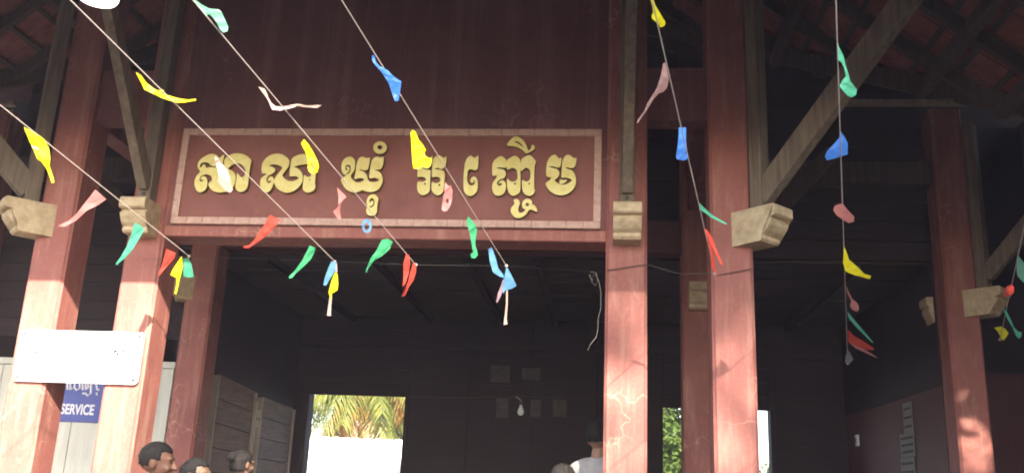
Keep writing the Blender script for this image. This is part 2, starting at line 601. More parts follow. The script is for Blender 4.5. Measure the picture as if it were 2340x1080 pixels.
for a, b in segs:
    if b - a > 2:
        xs = [a + (b - a) * i / 4 for i in range(5)]
        for u, v in zip(xs, xs[1:]):
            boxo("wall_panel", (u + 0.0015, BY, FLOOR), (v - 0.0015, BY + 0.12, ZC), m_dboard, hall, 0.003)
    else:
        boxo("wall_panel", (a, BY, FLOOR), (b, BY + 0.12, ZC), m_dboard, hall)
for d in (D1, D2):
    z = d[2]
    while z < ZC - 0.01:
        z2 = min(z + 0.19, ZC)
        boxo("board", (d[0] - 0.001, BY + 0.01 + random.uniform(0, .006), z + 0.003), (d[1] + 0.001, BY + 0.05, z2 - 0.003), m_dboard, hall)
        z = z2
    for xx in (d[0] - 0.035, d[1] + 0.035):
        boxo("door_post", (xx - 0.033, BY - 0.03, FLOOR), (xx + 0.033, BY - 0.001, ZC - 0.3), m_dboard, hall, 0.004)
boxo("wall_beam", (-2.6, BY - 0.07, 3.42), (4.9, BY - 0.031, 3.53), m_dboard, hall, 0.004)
# left inner wall: dark upper boards and two plank shutters
LWX = -2.66
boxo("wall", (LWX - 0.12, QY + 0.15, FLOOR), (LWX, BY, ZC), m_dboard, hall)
def shutter(y0, y1, zt0, zt1):
    n = 8
    root = None
    base = thing_part = bpy.data.objects.new("shutter", None)
    link(base, hall)
    z0 = FLOOR + 0.3
    for i in range(n):
        a0, a1 = i / n, (i + 1) / n
        bm = bmesh.new()
        off = LWX + 0.045 + random.uniform(0, 0.008)
        q = []
        for (yy, zt) in ((y0, zt0), (y1, zt1)):
            for a in (a0, a1):
                zz = z0 + (zt - z0) * a + (0.005 if a == a0 else -0.005)
                q.append((yy, zz))
        pts = [(q[0][0], q[0][1]), (q[2][0], q[2][1]), (q[3][0], q[3][1]), (q[1][0], q[1][1])]
        f = [bm.verts.new((off, yy, zz)) for yy, zz in pts]
        g_ = [bm.verts.new((LWX + 0.01, yy, zz)) for yy, zz in pts]
        bm.faces.new(f)
        bm.faces.new(g_[::-1])
        for j in range(4):
            bm.faces.new((f[j], g_[j], g_[(j + 1) % 4], f[(j + 1) % 4]))
        mobj("plank", bm, m_shut, base)
    for yy, zt in ((y0 - 0.03, zt0), (y1 + 0.03, zt1)):
        boxo("stile", (LWX + 0.001, yy - 0.025, z0), (LWX + 0.07, yy + 0.025, zt - 0.02), m_palew, base, 0.004)
    return base
shutter(3.50, 4.62, 2.66, 2.59)
shutter(4.92, 6.12, 2.555, 2.52)
# right inner wall
RWX = 4.93
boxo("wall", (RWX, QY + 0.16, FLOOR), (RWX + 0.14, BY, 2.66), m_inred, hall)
boxo("wall", (RWX - 0.01, QY + 0.16, 2.663), (RWX + 0.14, BY, ZC + 0.02), m_dboard, hall)

# ------------------------------------------------------------------ roof
roof = bpy.data.objects.new("roof", None)
link(roof, hall)
XE, YE, YM = 5.2, -2.0, -0.1
def zside(x):
    return EAVE_Z + SL * (XE - abs(x))
def zmain(y):
    return EAVE_Z + SL * (y - YM)
T = 0.05
def sheet(pts):
    bm = bmesh.new()
    a = [bm.verts.new((p[0], p[1], p[2] + 0.03)) for p in pts]
    b = [bm.verts.new((p[0], p[1], p[2] + 0.03 + T)) for p in pts]
    bm.faces.new(a)
    bm.faces.new(b[::-1])
    n = len(pts)
    for i in range(n):
        bm.faces.new((a[i], a[(i + 1) % n], b[(i + 1) % n], b[i]))
    mobj("roof_slope", bm, m_sheet, roof)
RY = 4.35
RZ = zmain(RY)
AP = (0, YE + XE, EAVE_Z + SL * XE)
sheet([(-XE, YE, EAVE_Z), (XE, YE, EAVE_Z), AP])
vx = XE - (RZ - EAVE_Z) / SL
for s in (-1, 1):
    sheet([(s * XE, YE, EAVE_Z), (s * XE, YM, EAVE_Z), (s * vx, RY, RZ), (0, RY + 0.8, AP[2]), AP])
    sheet([(s * XE, YM, EAVE_Z), (s * 8.5, YM, EAVE_Z), (s * 8.5, RY, RZ), (s * vx, RY, RZ)])
sheet([(-8.5, RY, RZ), (8.5, RY, RZ), (8.5, 2 * RY - YM, EAVE_Z), (-8.5, 2 * RY - YM, EAVE_Z)])
# clay tiles seen from below
tile_me = bpy.data.meshes.new("tile")
bm = bmesh.new()
for i in range(4):
    pass
nx_ = 4
rowsv = []
for j in range(2):
    r_ = []
    for i in range(nx_ + 1):
        u = i / nx_ - 0.5
        r_.append((u * 0.285, (j - 0.5) * 0.33, -0.012 * math.cos(u * math.pi) ))
    rowsv.append(r_)
low = [[bm.verts.new(p) for p in r_] for r_ in rowsv]
hi = [[bm.verts.new((p[0], p[1], p[2] + 0.014)) for p in r_] for r_ in rowsv]
for i in range(nx_):
    bm.faces.new((low[0][i], low[1][i], low[1][i + 1], low[0][i + 1]))
    bm.faces.new((hi[0][i], hi[0][i + 1], hi[1][i + 1], hi[1][i]))
    for j in (0, 1):
        bm.faces.new((low[j][i], low[j][i + 1], hi[j][i + 1], hi[j][i]))
for i in (0, nx_):
    bm.faces.new((low[0][i], hi[0][i], hi[1][i], low[1][i]))
bmesh.ops.recalc_face_normals(bm, faces=bm.faces[:])
bm.to_mesh(tile_me)
bm.free()
tile_me.materials.append(m_tile)
cl = math.sqrt(1 + SL * SL)
def tile(c, along, upslope):
    n = along.cross(upslope).normalized()
    if n.z < 0:
        along = -along
        n = along.cross(upslope).normalized()
    o = bpy.data.objects.new("tile", tile_me)
    # overlap: each tile kicks up a little at its lower end
    up2 = (upslope - n * 0.05).normalized()
    n2 = along.cross(up2).normalized()
    Mx = Matrix.Identity(4)
    for i in range(3):
        Mx[i][0], Mx[i][1], Mx[i][2], Mx[i][3] = along[i], up2[i], n2[i], c[i]
    o.matrix_world = Mx @ Matrix.Rotation(random.uniform(-.02, .02), 4, 'Z')
    link(o, roof)
ntile = 0
for s in (-1, 1):
    up = Vector((-s, 0, SL)).normalized()
    along = Vector((0, 1, 0))
    r_ = 0
    while True:
        x = XE - 0.12 - r_ * 0.30 / cl
        if x < 2.35:
            break
        ymax = YM + (XE - x) + 0.1
        yy = max(YE + (XE - x), -1.25)
        while yy < min(ymax, 2.3):
            tile(Vector((s * x, yy, zside(x) - 0.012)), along, up)
            ntile += 1
            yy += 0.30
        r_ += 1
    up = Vector((0, 1, SL)).normalized()
    along = Vector((1, 0, 0))
    for r_ in range(9):
        y = YM + 0.14 + r_ * 0.30 / cl
        x = XE - (y - YM) + 0.15
        xend = 6.0 if s > 0 else 5.4
        while x < xend:
            tile(Vector((s * x, y, zmain(y) - 0.012)), along, up)
            ntile += 1
            x += 0.30
print("tiles", ntile)
# battens, rafters, purlins
for s in (-1, 1):
    for r_ in range(0, 9):
        x = XE - 0.27 - r_ * 0.30 / cl
        y0, y1 = YE + (XE - x), YM + (XE - x)
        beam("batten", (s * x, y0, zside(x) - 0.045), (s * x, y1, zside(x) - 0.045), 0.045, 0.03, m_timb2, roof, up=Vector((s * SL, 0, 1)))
    for r_ in range(0, 9):
        y = YM + 0.28 + r_ * 0.30 / cl
        x0 = XE - (y - YM)
        beam("batten", (s * x0, y, zmain(y) - 0.045), (s * 8.4, y, zmain(y) - 0.045), 0.045, 0.03, m_timb2, roof, up=Vector((0, -SL, 1)))
    yy = -1.4
    while yy < 2.4:
        xa = min(XE, XE - (yy - YM)) if yy > YM else XE
        if yy < YM:
            xb = XE - (YM - YE) + 0.0
        x_hi = max(2.0, 0)
        x_top = XE - (yy - YE)       # hip line: above this the front slope takes over
        xt = max(x_hi, 0.6)
        if yy < YM:
            lowx = XE
        else:
            lowx = XE - (yy - YM)
        topx = max(XE - (yy - YE), 0.8)
        if lowx - topx > 0.4:
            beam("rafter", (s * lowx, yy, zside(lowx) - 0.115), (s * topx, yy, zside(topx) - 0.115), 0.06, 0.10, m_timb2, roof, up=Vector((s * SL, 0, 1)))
        yy += 0.62
    xx = 4.2
    while xx < 8:
        y0 = max(YM, YM + (XE - xx))
        beam("rafter", (s * xx, y0, zmain(y0) - 0.115), (s * xx, 4.0, zmain(4.0) - 0.115), 0.06, 0.10, m_timb2, roof, up=Vector((0, -SL, 1)))
        xx += 0.66
    # purlins on the porch side slope and on the hall slope, hip and valley rafters
    for x in (4.72, 4.28, 3.3):
        z = zside(x) - 0.215
        beam("purlin", (s * x, YE + XE - x, z), (s * x, YM + XE - x, z), 0.09, 0.10, m_timb2, roof)
    for y, mt, h in ((0.62, m_timber, 0.04), (1.5, m_timb2, 0.1)):
        x0 = XE - (y - YM)
        beam("purlin", (s * (x0 - .9 if y < 1 else x0), y, zmain(y) - 0.215), (s * 8.3, y, zmain(y) - 0.215), 0.07, h, mt, roof)
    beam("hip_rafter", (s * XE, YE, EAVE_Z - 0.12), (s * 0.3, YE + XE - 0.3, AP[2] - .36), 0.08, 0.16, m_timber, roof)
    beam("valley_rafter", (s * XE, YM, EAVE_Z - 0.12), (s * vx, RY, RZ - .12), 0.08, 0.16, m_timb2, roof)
beam("purlin", (-3.8, -1.06, roof_front(-1.06) - 0.14), (3.8, -1.06, roof_front(-1.06) - 0.14), 0.09, 0.12, m_timb2, roof)
boxo("fascia", (-XE, YE - 0.03, EAVE_Z - 0.07), (XE, YE - 0.002, EAVE_Z + 0.09), m_timb2, roof, 0.004)
for s in (-1, 1):
    xa, xb = sorted((s * XE, s * 8.5))
    boxo("fascia", (xa + .04, YM - 0.03, EAVE_Z - 0.07), (xb, YM - 0.002, EAVE_Z + 0.09), m_timb2, roof, 0.004)

# ------------------------------------------------------------------ sign over the entrance
sgn = thing("name_sign", "long red signboard with raised gold lettering and pale frame above the entrance", "sign", (0, 0.02, 3.39))
SF = 0.02
S_TL, S_TR = atY(424, 297, SF), atY(1377, 297, SF)
S_BL, S_BR = atY(391, 514, SF), atY(1371, 522, SF)
sx0, sx1 = (S_TL.x + S_BL.x) / 2, (S_TR.x + S_BR.x) / 2
sz0, sz1 = (S_BL.z + S_BR.z) / 2, (S_TL.z + S_TR.z) / 2
boxo("panel", (sx0 + 0.03, 0.014, sz0 + 0.03), (sx1 - 0.03, 0.030, sz1 - 0.03), m_panel, sgn)
FW = 0.055
# pale glazed strips, laid piece by piece round the panel
def strip(x0, x1, z0, z1, horiz, n):
    for i in range(n):
        a, b = i / n, (i + 1) / n
        if horiz:
            lo, hi_ = (x0 + (x1 - x0) * a + .0008, z0), (x0 + (x1 - x0) * b - .0008, z1)
        else:
            lo, hi_ = (x0, z0 + (z1 - z0) * a + .0008), (x1, z0 + (z1 - z0) * b - .0008)
        bm = bmesh.new()
        d = random.uniform(0, 0.003)
        box(bm, (lo[0], -0.006 - d, lo[1]), (hi_[0], 0.030, hi_[1]))
        bev(bm, 0.003)
        mobj("frame_piece", bm, m_frame, sgn)
strip(sx0, sx1, sz1 - FW, sz1, True, 26)
strip(sx0, sx1, sz0, sz0 + FW, True, 26)
strip(sx0, sx0 + FW, sz0 + FW, sz1 - FW, False, 5)
strip(sx1 - FW, sx1, sz0 + FW, sz1 - FW, False, 5)

def circ(cx, cy, rx, ry=None, n=12):
    ry = ry or rx
    return [(cx + rx * math.cos(2 * math.pi * k / n), cy + ry * math.sin(2 * math.pi * k / n)) for k in range(n)]

G1, G2, G3, G4, G5, G6 = (440, 340, 9.82), (590, 340, 9.82), (775, 320, 6.0), (945, 345, 9.82), (1115, 310, 5.684), (1240, 345, 9.82)
GLYPHS = [
 (G1, [[(300,180),(420,130),(540,150),(620,215),(725,150),(690,340),(780,440),(880,500),(950,560),(975,660),(950,800),(880,910),(760,965),(600,985),(480,950),(400,870),(375,790),(440,735),(458,680),(420,610),(330,575),(240,600),(178,650),(170,725),(205,748),(262,725),(262,695),(215,705),(200,672),(240,635),(300,640),(340,710),(335,840),(290,930),(190,980),(110,940),(65,830),(70,720),(110,620),(180,540),(185,500),(145,440),(135,370),(180,270)],
       [(180,400),(200,340),(270,310),(370,320),(430,380),(550,410),(550,440),(430,430),(315,440),(295,375),(245,370),(228,420),(190,430)]]),
 (G1, [[(735,250),(830,170),(950,125),(1080,125),(1200,160),(1300,240),(1325,290),(1300,420),(1270,620),(1250,800),(1220,900),(1150,960),(1070,970),(1000,920),(978,840),(1000,700),(1015,580),(1030,575),(1080,640),(1130,655),(1180,620),(1205,500),(1170,410),(1090,345),(1000,335),(900,365),(830,430),(800,440),(740,380)], circ(1155,697,20,18,8)]),
 (G2, [[(100,400),(120,320),(190,230),(290,155),(420,125),(540,140),(640,200),(700,270),(705,340),(680,420),(600,530),(550,600),(600,680),(690,735),(800,740),(910,690),(920,660),(850,620),(730,625),(720,600),(740,400),(765,250),(840,185),(950,145),(1070,140),(1180,180),(1270,260),(1305,340),(1300,560),(1280,760),(1290,850),(1270,920),(1200,970),(1110,985),(1040,950),(1015,880),(1030,700),(1045,610),(1100,640),(1160,645),(1200,600),(1212,560),(1210,450),(1160,380),(1080,355),(950,370),(850,395),(800,420),(860,440),(940,490),(1000,580),(1005,680),(980,780),(900,880),(790,960),(650,990),(520,950),(430,880),(370,770),(345,780),(320,880),(260,960),(180,985),(100,940),(65,840),(70,720),(105,655),(190,590),(185,560),(110,555),(95,480)],
       [(240,390),(340,355),(450,370),(560,430),(520,500),(440,600),(375,700),(350,690),(330,640),(280,640),(240,690),(250,740),(300,712),(298,760),(240,790),(195,740),(195,670),(240,610),(330,560),(390,500),(370,450),(310,415)], circ(1170,695,22,20,8)]),
 (G3, [[(45,330),(70,280),(120,245),(170,240),(215,280),(220,340),(210,420),(165,490),(175,530),(220,580),(290,590),(350,555),(330,530),(270,525),(220,535),(235,440),(250,330),(280,260),(330,240),(380,260),(425,255),(415,340),(395,410),(340,415),(270,405),(300,430),(350,450),(385,500),(400,560),(450,585),(520,580),(555,550),(500,520),(425,525),(430,440),(445,330),(470,270),(520,240),(570,250),(615,245),(605,340),(580,395),(540,410),(470,405),(520,430),(570,460),(600,540),(585,610),(540,680),(460,715),(380,710),(325,690),(260,715),(200,720),(120,690),(60,620),(35,545),(105,495),(62,465),(42,400)],
       [(85,400),(98,355),(138,345),(165,372),(168,425),(140,468),(95,485),(130,440),(145,400),(133,375),(113,375),(110,398),(130,405),(120,428),(95,420)]]),
 (G3, [circ(565,112,90,82,16), circ(563,108,38,34,10)]),
 (G3, [[(390,830),(410,785),(450,757),(500,760),(535,800),(540,830),(525,900),(520,990),(490,1030),(440,1040),(390,1015),(380,960),(395,915),(385,870)], [(402,908),(430,930),(465,925),(490,890),(490,830),(460,800),(425,815),(420,855),(445,865),(446,842),(465,842),(468,880),(448,905)]]),
 (G4, [[(130,180),(200,130),(260,115),(330,160),(375,175),(420,130),(415,230),(390,330),(340,395),(270,400),(200,375),(190,395),(260,430),(350,440),(385,480),(375,620),(365,880),(310,960),(210,995),(130,950),(95,860),(95,740),(120,700),(200,710),(270,690),(295,650),(250,600),(180,585),(110,590),(100,540),(105,430),(110,300)], circ(265,748,26,26,8)]),
 (G4, [[(440,240),(490,150),(560,115),(630,140),(690,180),(735,140),(735,260),(710,350),(650,410),(600,405),(550,385),(480,395),(500,430),(600,440),(680,470),(700,530),(695,700),(680,870),(630,960),(550,1000),(470,960),(420,880),(415,760),(430,710),(520,740),(600,700),(615,660),(580,600),(500,585),(430,590),(425,520),(430,380)], circ(588,772,28,26,8)]),
 (G4, [[(1150,400),(1165,290),(1210,180),(1290,120),(1350,160),(1395,165),(1450,120),(1455,230),(1445,380),(1420,430),(1370,440),(1320,420),(1250,425),(1220,470),(1205,600),(1210,700),(1250,770),(1310,790),(1370,760),(1385,700),(1370,660),(1340,670),(1350,710),(1310,725),(1285,690),(1300,630),(1350,590),(1400,610),(1435,680),(1440,800),(1420,910),(1350,990),(1270,1015),(1190,980),(1140,890),(1130,750),(1135,560)]]),
 (G5, [[(62,400),(80,340),(120,300),(170,275),(215,300),(240,340),(240,410),(215,420),(150,415),(100,425),(160,440),(210,455),(232,500),(215,550),(160,570),(120,610),(125,645),(160,660),(190,632),(168,618),(150,628),(160,600),(200,590),(230,630),(230,700),(200,760),(140,783),(85,760),(60,690),(70,620),(110,560),(115,520),(65,520)]]),
 (G5, [[(250,340),(290,300),(350,270),(400,300),(420,340),(420,480),(420,700),(390,760),(330,783),(280,750),(258,680),(255,570),(290,600),(340,605),(385,570),(385,480),(360,435),(310,422),(255,440)], circ(355,630,16,16,8)]),
 (G5, [[(435,330),(480,285),(540,262),(590,300),(622,350),(605,400),(600,560),(600,690),(610,710),(590,760),(530,785),(475,755),(450,690),(450,590),(490,605),(535,595),(557,540),(555,470),(525,430),(480,425),(435,460)], circ(538,630,15,15,8)]),
 (G5, [[(255,130),(290,70),(350,22),(420,40),(480,100),(515,180),(525,205),(560,180),(575,130),(605,150),(600,180),(560,210),(500,235),(460,200),(400,160),(330,140)], [(335,95),(380,80),(430,110),(475,170),(430,140),(390,110)]]),
 (G5, [[(340,840),(385,835),(415,880),(395,940),(400,995),(440,1010),(490,970),(455,940),(450,880),(480,840),(520,828),(565,850),(575,905),(600,905),(635,960),(630,990),(580,965),(530,970),(490,1030),(420,1070),(350,1060),(305,1000),(310,940),(350,890)], circ(512,900,26,26,8)]),
 (G6, [[(85,480),(95,330),(130,210),(200,130),(280,100),(330,150),(370,185),(415,170),(410,280),(380,370),(300,370),(220,350),(140,375),(220,395),(320,430),(370,500),(340,600),(265,665),(310,720),(400,770),(500,770),(600,730),(665,670),(600,620),(500,600),(430,600),(440,420),(445,280),(480,170),(560,100),(640,130),(700,180),(755,170),(745,280),(710,370),(640,390),(560,370),(500,380),(560,420),(660,460),(720,550),(745,680),(720,800),(640,910),(520,980),(380,995),(250,960),(130,860),(80,740),(150,680),(200,610),(100,580)]]),
 (G6, [[(385,740),(400,655),(450,668),(540,662),(500,712),(440,740)]]),
]
def curve_mesh(name, loops, extrude, bevel=0.0):
    cu = bpy.data.curves.new(name, 'CURVE')
    cu.dimensions = '2D'
    cu.fill_mode = 'BOTH'
    cu.extrude = extrude
    cu.bevel_depth = bevel
    cu.bevel_resolution = 1
    for lp in loops:
        sp = cu.splines.new('POLY')
        sp.points.add(len(lp) - 1)
        for p, q in zip(sp.points, lp):
            p.co = (q[0], q[1], 0, 1)
        sp.use_cyclic_u = True
    o = bpy.data.objects.new(name, cu)
    COL.objects.link(o)
    dg = bpy.context.evaluated_depsgraph_get()
    me = bpy.data.meshes.new_from_object(o.evaluated_get(dg))
    bpy.data.objects.remove(o)
    bpy.data.curves.remove(cu)
    return me
def flat_to_wall(me, Y):
    """curve drawn in (x, z) -> upright plane facing -Y"""
    for v in me.vertices:
        v.co = Vector((v.co.x, Y - v.co.z, v.co.y))
    me.materials.clear()
for (ox, oy, s), loops in GLYPHS:
    L3 = []
    for lp in loops:
        pts = catmull([(ox + x / s, oy + y / s, 0) for x, y in lp], 3)
        L3.append([(lambda P: (P.x, P.z))(atY(p.x, p.y, -0.012)) for p in pts])
    me = curve_mesh("letter", L3, 0.017, 0.003)
    flat_to_wall(me, -0.006)
    mobj("letter", me, m_gold, sgn)

# ------------------------------------------------------------------ white board on the left columns
wbd = thing("notice_plate", "white enamel plate with rounded corners screwed across the two left columns", "sign", (-2.2, -0.03, 2.15))
q = [atY(*p, -0.03) for p in ((47, 752), (331, 760), (312, 879), (30, 868))]
bx0, bx1 = (q[0].x + q[3].x) / 2, (q[1].x + q[2].x) / 2
bz0, bz1 = (q[2].z + q[3].z) / 2, (q[0].z + q[1].z) / 2
def rrect(x0, x1, z0, z1, r, n=5):
    out = []
    for cx, cz, a0 in ((x1 - r, z1 - r, 0), (x0 + r, z1 - r, 90), (x0 + r, z0 + r, 180), (x1 - r, z0 + r, 270)):
        for k in range(n + 1):
            a = math.radians(a0 + 90 * k / n)
            out.append((cx + r * math.cos(a), cz + r * math.sin(a)))
    return out
me = curve_mesh("panel", [rrect(bx0, bx1, bz0, bz1, 0.03)], 0.006, 0.002)
flat_to_wall(me, -0.022)
mobj("panel", me, m_white, wbd)
for cx, cz in ((bx0 + .035, bz1 - .03), (bx1 - .035, bz1 - .03), (bx0 + .035, bz0 + .03), (bx1 - .035, bz0 + .03)):
    bm = bmesh.new()
    a = Vector((cx, -0.0305, cz))
    for ang in (0.5, 2.2):
        d = Vector((math.cos(ang), 0, math.sin(ang))) * 0.014
        tube(bm, [a - d, a + d], 0.005, 5)
    mobj("corner_clip", bm, m_mark, wbd)
bm = bmesh.new()
for zx, zy, w in ((283,388,52),(295,337,14),(365,340,12),(372,385,32),(448,343,36),(500,312,12),(390,303,12),(612,400,14),(697,350,44),(652,320,8),(788,402,12),(890,326,14),(968,412,10),(1030,410,10),(1070,412,20),(1037,362,10),(1065,330,10),(1193,366,30),(1250,420,24),(1275,368,10),(1338,425,50),(1345,372,10),(1382,374,8),(1215,405,8)):
    c = atY(zx / 4.5, 720 + zy / 4.5, -0.0185)
    hw = w / 4.5 / 2098 * 7.2 * 0.62 + .006
    pts = [c + Vector((hw * t, 0, 0.006 * math.sin(t * 2.2 + zx))) for t in (-1, -.5, 0, .5, 1)]
    tube(bm, pts, [.009, .015, .017, .015, .009], 5)
mobj("lettering", bm, m_mark, wbd)

# ------------------------------------------------------------------ left partition and SERVICE sign
par = thing("partition", "pale grey metal partition standing behind the left columns", "partition", (-3.9, 2.72, FLOOR))
PY = 2.44
px_ = -4.9
while px_ < -2.66:
    x2 = min(px_ + 0.42, -2.64)
    boxo("panel", (px_ + 0.003, PY, FLOOR), (x2 - 0.003, PY + 0.03, 2.57), m_part, par, 0.004)
    px_ = x2
boxo("top_rail", (-4.92, PY - 0.015, 2.575), (-2.63, PY + 0.045, 2.64), m_part, par, 0.004)
boxo("pull_handle", (-2.93, PY - 0.035, 1.95), (-2.905, PY - 0.002, 2.2), m_cable, par, 0.004)
svc = thing("service_sign", "blue sign with white SERVICE lettering behind the white plate", "sign", (-3.5, PY, 2.0))
s0 = atY(137, 962, PY - 0.01)
boxo("panel", (s0.x - 0.06, PY - 0.02, s0.z), (s0.x + 0.98, PY - 0.002, s0.z + 0.52), m_blue, svc, 0.003)
def text_mesh(txt, size, off=0.0):
    cu = bpy.data.curves.new("t", 'FONT')
    cu.body = txt
    cu.size = size
    cu.offset = off
    cu.extrude = 0.001
    o = bpy.data.objects.new("t", cu)
    COL.objects.link(o)
    dg = bpy.context.evaluated_depsgraph_get()
    me = bpy.data.meshes.new_from_object(o.evaluated_get(dg))
    bpy.data.objects.remove(o)
    bpy.data.curves.remove(cu)
    return me
me = text_mesh("SERVICE", 0.14, 0.004)
a, b = atY(138, 944, PY - 0.02), atY(214, 944, PY - 0.02)
xs = [v.co.x for v in me.vertices]
kx = (b.x - a.x) / (max(xs) - min(xs))
x_min = min(xs)
for v in me.vertices:
    v.co = Vector((a.x + (v.co.x - x_min) * kx, PY - 0.0225 - v.co.z, a.z + v.co.y))
me.materials.clear()
mobj("lettering", me, m_ltr, svc)
bm = bmesh.new()
def zp(x, y):
    return atY(x / 4.5, 720 + y / 4.5, PY - 0.0225)
for st in ([(690,640),(692,690),(695,762)], [(722,650),(724,700),(726,765),(740,740)], [(770,690),(765,740),(790,768),(820,750),(822,690)], [(850,680),(852,765)], [(880,650),(885,765),(910,740),(905,680)], [(850,800),(880,802),(905,826),(935,800),(940,690)], [(990,700),(1000,760),(1020,765)], [(995,790),(1000,820)], [(690,640),(740,610),(780,640)], [(840,640),(900,615),(950,640)]):
    tube(bm, [zp(*p) for p in st], 0.011, 5)
mobj("lettering", bm, m_ltr, svc)

# ------------------------------------------------------------------ bunting
def string_line(bot, top, Yb):
    """3-D line: anchor at pixel bot on plane Yb, rising 0.178 per metre towards the viewer through pixel top"""
    A = atY(*bot, Yb)
    lo_, hi_ = CAM.y + 0.7, Yb - 0.02
    best, bd = None, 1e9
    for i in range(600):
        Y = lo_ + (hi_ - lo_) * i / 599
        B = atY(*top, Y)
        e = abs((B.z - A.z) - 0.178 * (Yb - Y))
        if e < bd:
            best, bd = B, e
    return A, best
STR = {}
def bunting(key, label, bot, top, Yb, flags, far=11.0):
    A, B = string_line(bot, top, Yb)
    d = (B - A).normalized()
    root = thing("bunting", label, "bunting", A, "bunting strings over the entrance")
    n = 40
    L = (B - A).length + far
    bm = bmesh.new()
    tube(bm, [A + d * (L * i / n) for i in range(n + 1)], 0.003, 6)
    mobj("cord", bm, m_cord, root)
    bm = bmesh.new()
    bmesh.ops.create_icosphere(bm, subdivisions=1, radius=0.013, matrix=Matrix.Translation(A))
    mobj("knot", bm, m_cord, root)
    for f in flags:
        colour, lab, pts, org = f[0], f[1], f[2], f[3]
        holes = f[4] if len(f) > 4 else []
        ox, oy, s = org
        loops = [[(ox + x / s, oy + y / s) for x, y in lp] for lp in [pts] + holes]
        # where the flag meets the cord
        bt, be = 0, 1e9
        for i in range(401):
            P = A + d * ((B - A).length * 1.06 * i / 400)
            u = proj(P)
            for w in loops[0]:
                e = (u[0] - w[0]) ** 2 + (u[1] - w[1]) ** 2
                if e < be:
                    be, bt = e, (B - A).length * 1.06 * i / 400
        dep = (A + d * bt - CAM).dot(_f) - 0.004
        P0 = loops[0][0]
        tri = tessellate_polygon([[Vector((x, y, 0)) for x, y in lp] for lp in loops])
        flat = [p for lp in loops for p in lp]
        bm = bmesh.new()
        vs = [bm.verts.new((x, y, 0)) for x, y in flat]
        for t in tri:
            try:
                bm.faces.new([vs[i] for i in t])
            except ValueError:
                pass
        bmesh.ops.subdivide_edges(bm, edges=bm.edges[:], cuts=2, use_grid_fill=True)
        bmesh.ops.triangulate(bm, faces=bm.faces[:])
        ph = random.uniform(0, 6.28)
        ang = random.uniform(0, 6.28)
        ex, ey = math.cos(ang), math.sin(ang)
        for v in bm.verts:
            px, py = v.co.x, v.co.y
            dist = math.hypot(px - P0[0], py - P0[1])
            k = min(1, dist / 30)
            tw = lambda q_: abs((q_ % 2.0) - 1.0) - 0.5
            w = 0.011 * k * tw((px * ex + py * ey) / 26 + ph) + 0.0035 * k * tw((px * ey - py * ex) / 11 + 2 * ph)
            w += 0.0022 * (px - P0[0]) / 4
            r = ray(px, py)
            v.co = CAM + r * (dep + w)
        bmesh.ops.recalc_face_normals(bm, faces=bm.faces[:])
        o = mobj("pennant", bm, FC[colour], root, False)
        o["label"] = lab
        sm = o.modifiers.new("thickness", 'SOLIDIFY')
        sm.thickness = 0.0004
    STR[key] = (A, d, root)
    return root

I1 = (0, 0, 1)
Z3, Z4, Z5, Z6, Z7, Z8 = (380, 280, 3.858), (880, 280, 3.858), (1350, 0, 1.929), (1300, 520, 1.929), (1740, 0, 2.0), (1740, 540, 2.0)
ZE = (880, 520, 1.929)
ZR = (2080, 540, 3.0)
bunting('S0', "bunting string farthest left, crossing both left columns with yellow, pink and green pennants", (432, 585), (0, 240), -0.2, [
 ('yellow', "broad yellow pennant", [(54,290),(65,296),(85,306),(103,320),(112,340),(115,362),(113,378),(122,405),(124,417),(118,418),(113,402),(106,385),(95,370),(84,362),(78,345),(68,325),(60,305)], I1),
 ('pink', "pink tapering pennant", [(218,433),(243,455),(225,468),(200,480),(175,503),(150,517),(131,518),(133,515),(155,505),(175,488),(195,462)], I1),
 ('teal', "green tapering pennant over the corbel", [(308,508),(325,518),(330,525),(318,545),(303,570),(285,590),(272,600),(267,606),(264,602),(275,588),(290,562),(300,535)], I1),
 ('red', "dark red pennant", [(380,568),(402,578),(398,590),(380,610),(364,630),(362,625),(372,600)], I1),
 ('yellow', "short yellow pennant", [(415,585),(408,595),(395,615),(389,627),(397,632),(404,635),(402,655),(399,670),(403,672),(407,655),(412,632),(418,610)], I1),
 ('teal', "short green pennant", [(418,590),(432,588),(438,605),(443,632),(432,634),(415,630),(420,610)], I1)])
bunting('S1', "bunting string crossing the first gold letter and ending in a yellow tail", (765, 597), (160, 0), -0.2, [
 ('yellow', "yellow pennant blown out sideways", [(310,165),(322,172),(335,190),(352,203),(360,207),(372,205),(375,208),(368,213),(385,218),(405,224),(430,228),(448,226),(447,230),(425,234),(405,235),(385,230),(365,222),(345,212),(330,205),(322,188)], I1),
 ('white', "crumpled whitish pennant over the first letter", [(490,356),(500,362),(502,368),(512,378),(520,390),(527,412),(530,430),(533,432),(527,440),(518,438),(505,425),(497,415),(500,402),(496,385),(492,370)], I1),
 ('red', "red tapering pennant", [(617,490),(640,503),(632,515),(610,537),(590,553),(575,562),(570,567),(557,566),(556,562),(570,560),(583,545),(600,520)], I1),
 ('green', "green tapering pennant", [(708,560),(722,567),(712,590),(695,608),(675,625),(668,634),(660,636),(661,630),(672,620),(690,595)], I1),
 ('lightblue', "faded blue pennant at the end", [(758,596),(768,600),(765,620),(752,640),(745,652),(739,651),(742,635),(750,612)], I1),
 ('yellow', "yellow pennant at the end", [(765,622),(771,625),(773,650),(771,662),(763,668),(758,670),(757,685),(751,668),(752,662),(758,640)], I1),
 ('white', "white cord tail", [(763,598),(770,600),(771,622),(766,622),(766,603)], I1),
 ('white', "white cord tail", [(754,672),(759,672),(757,700),(756,716),(757,721),(747,721),(748,714),(750,700)], I1)])
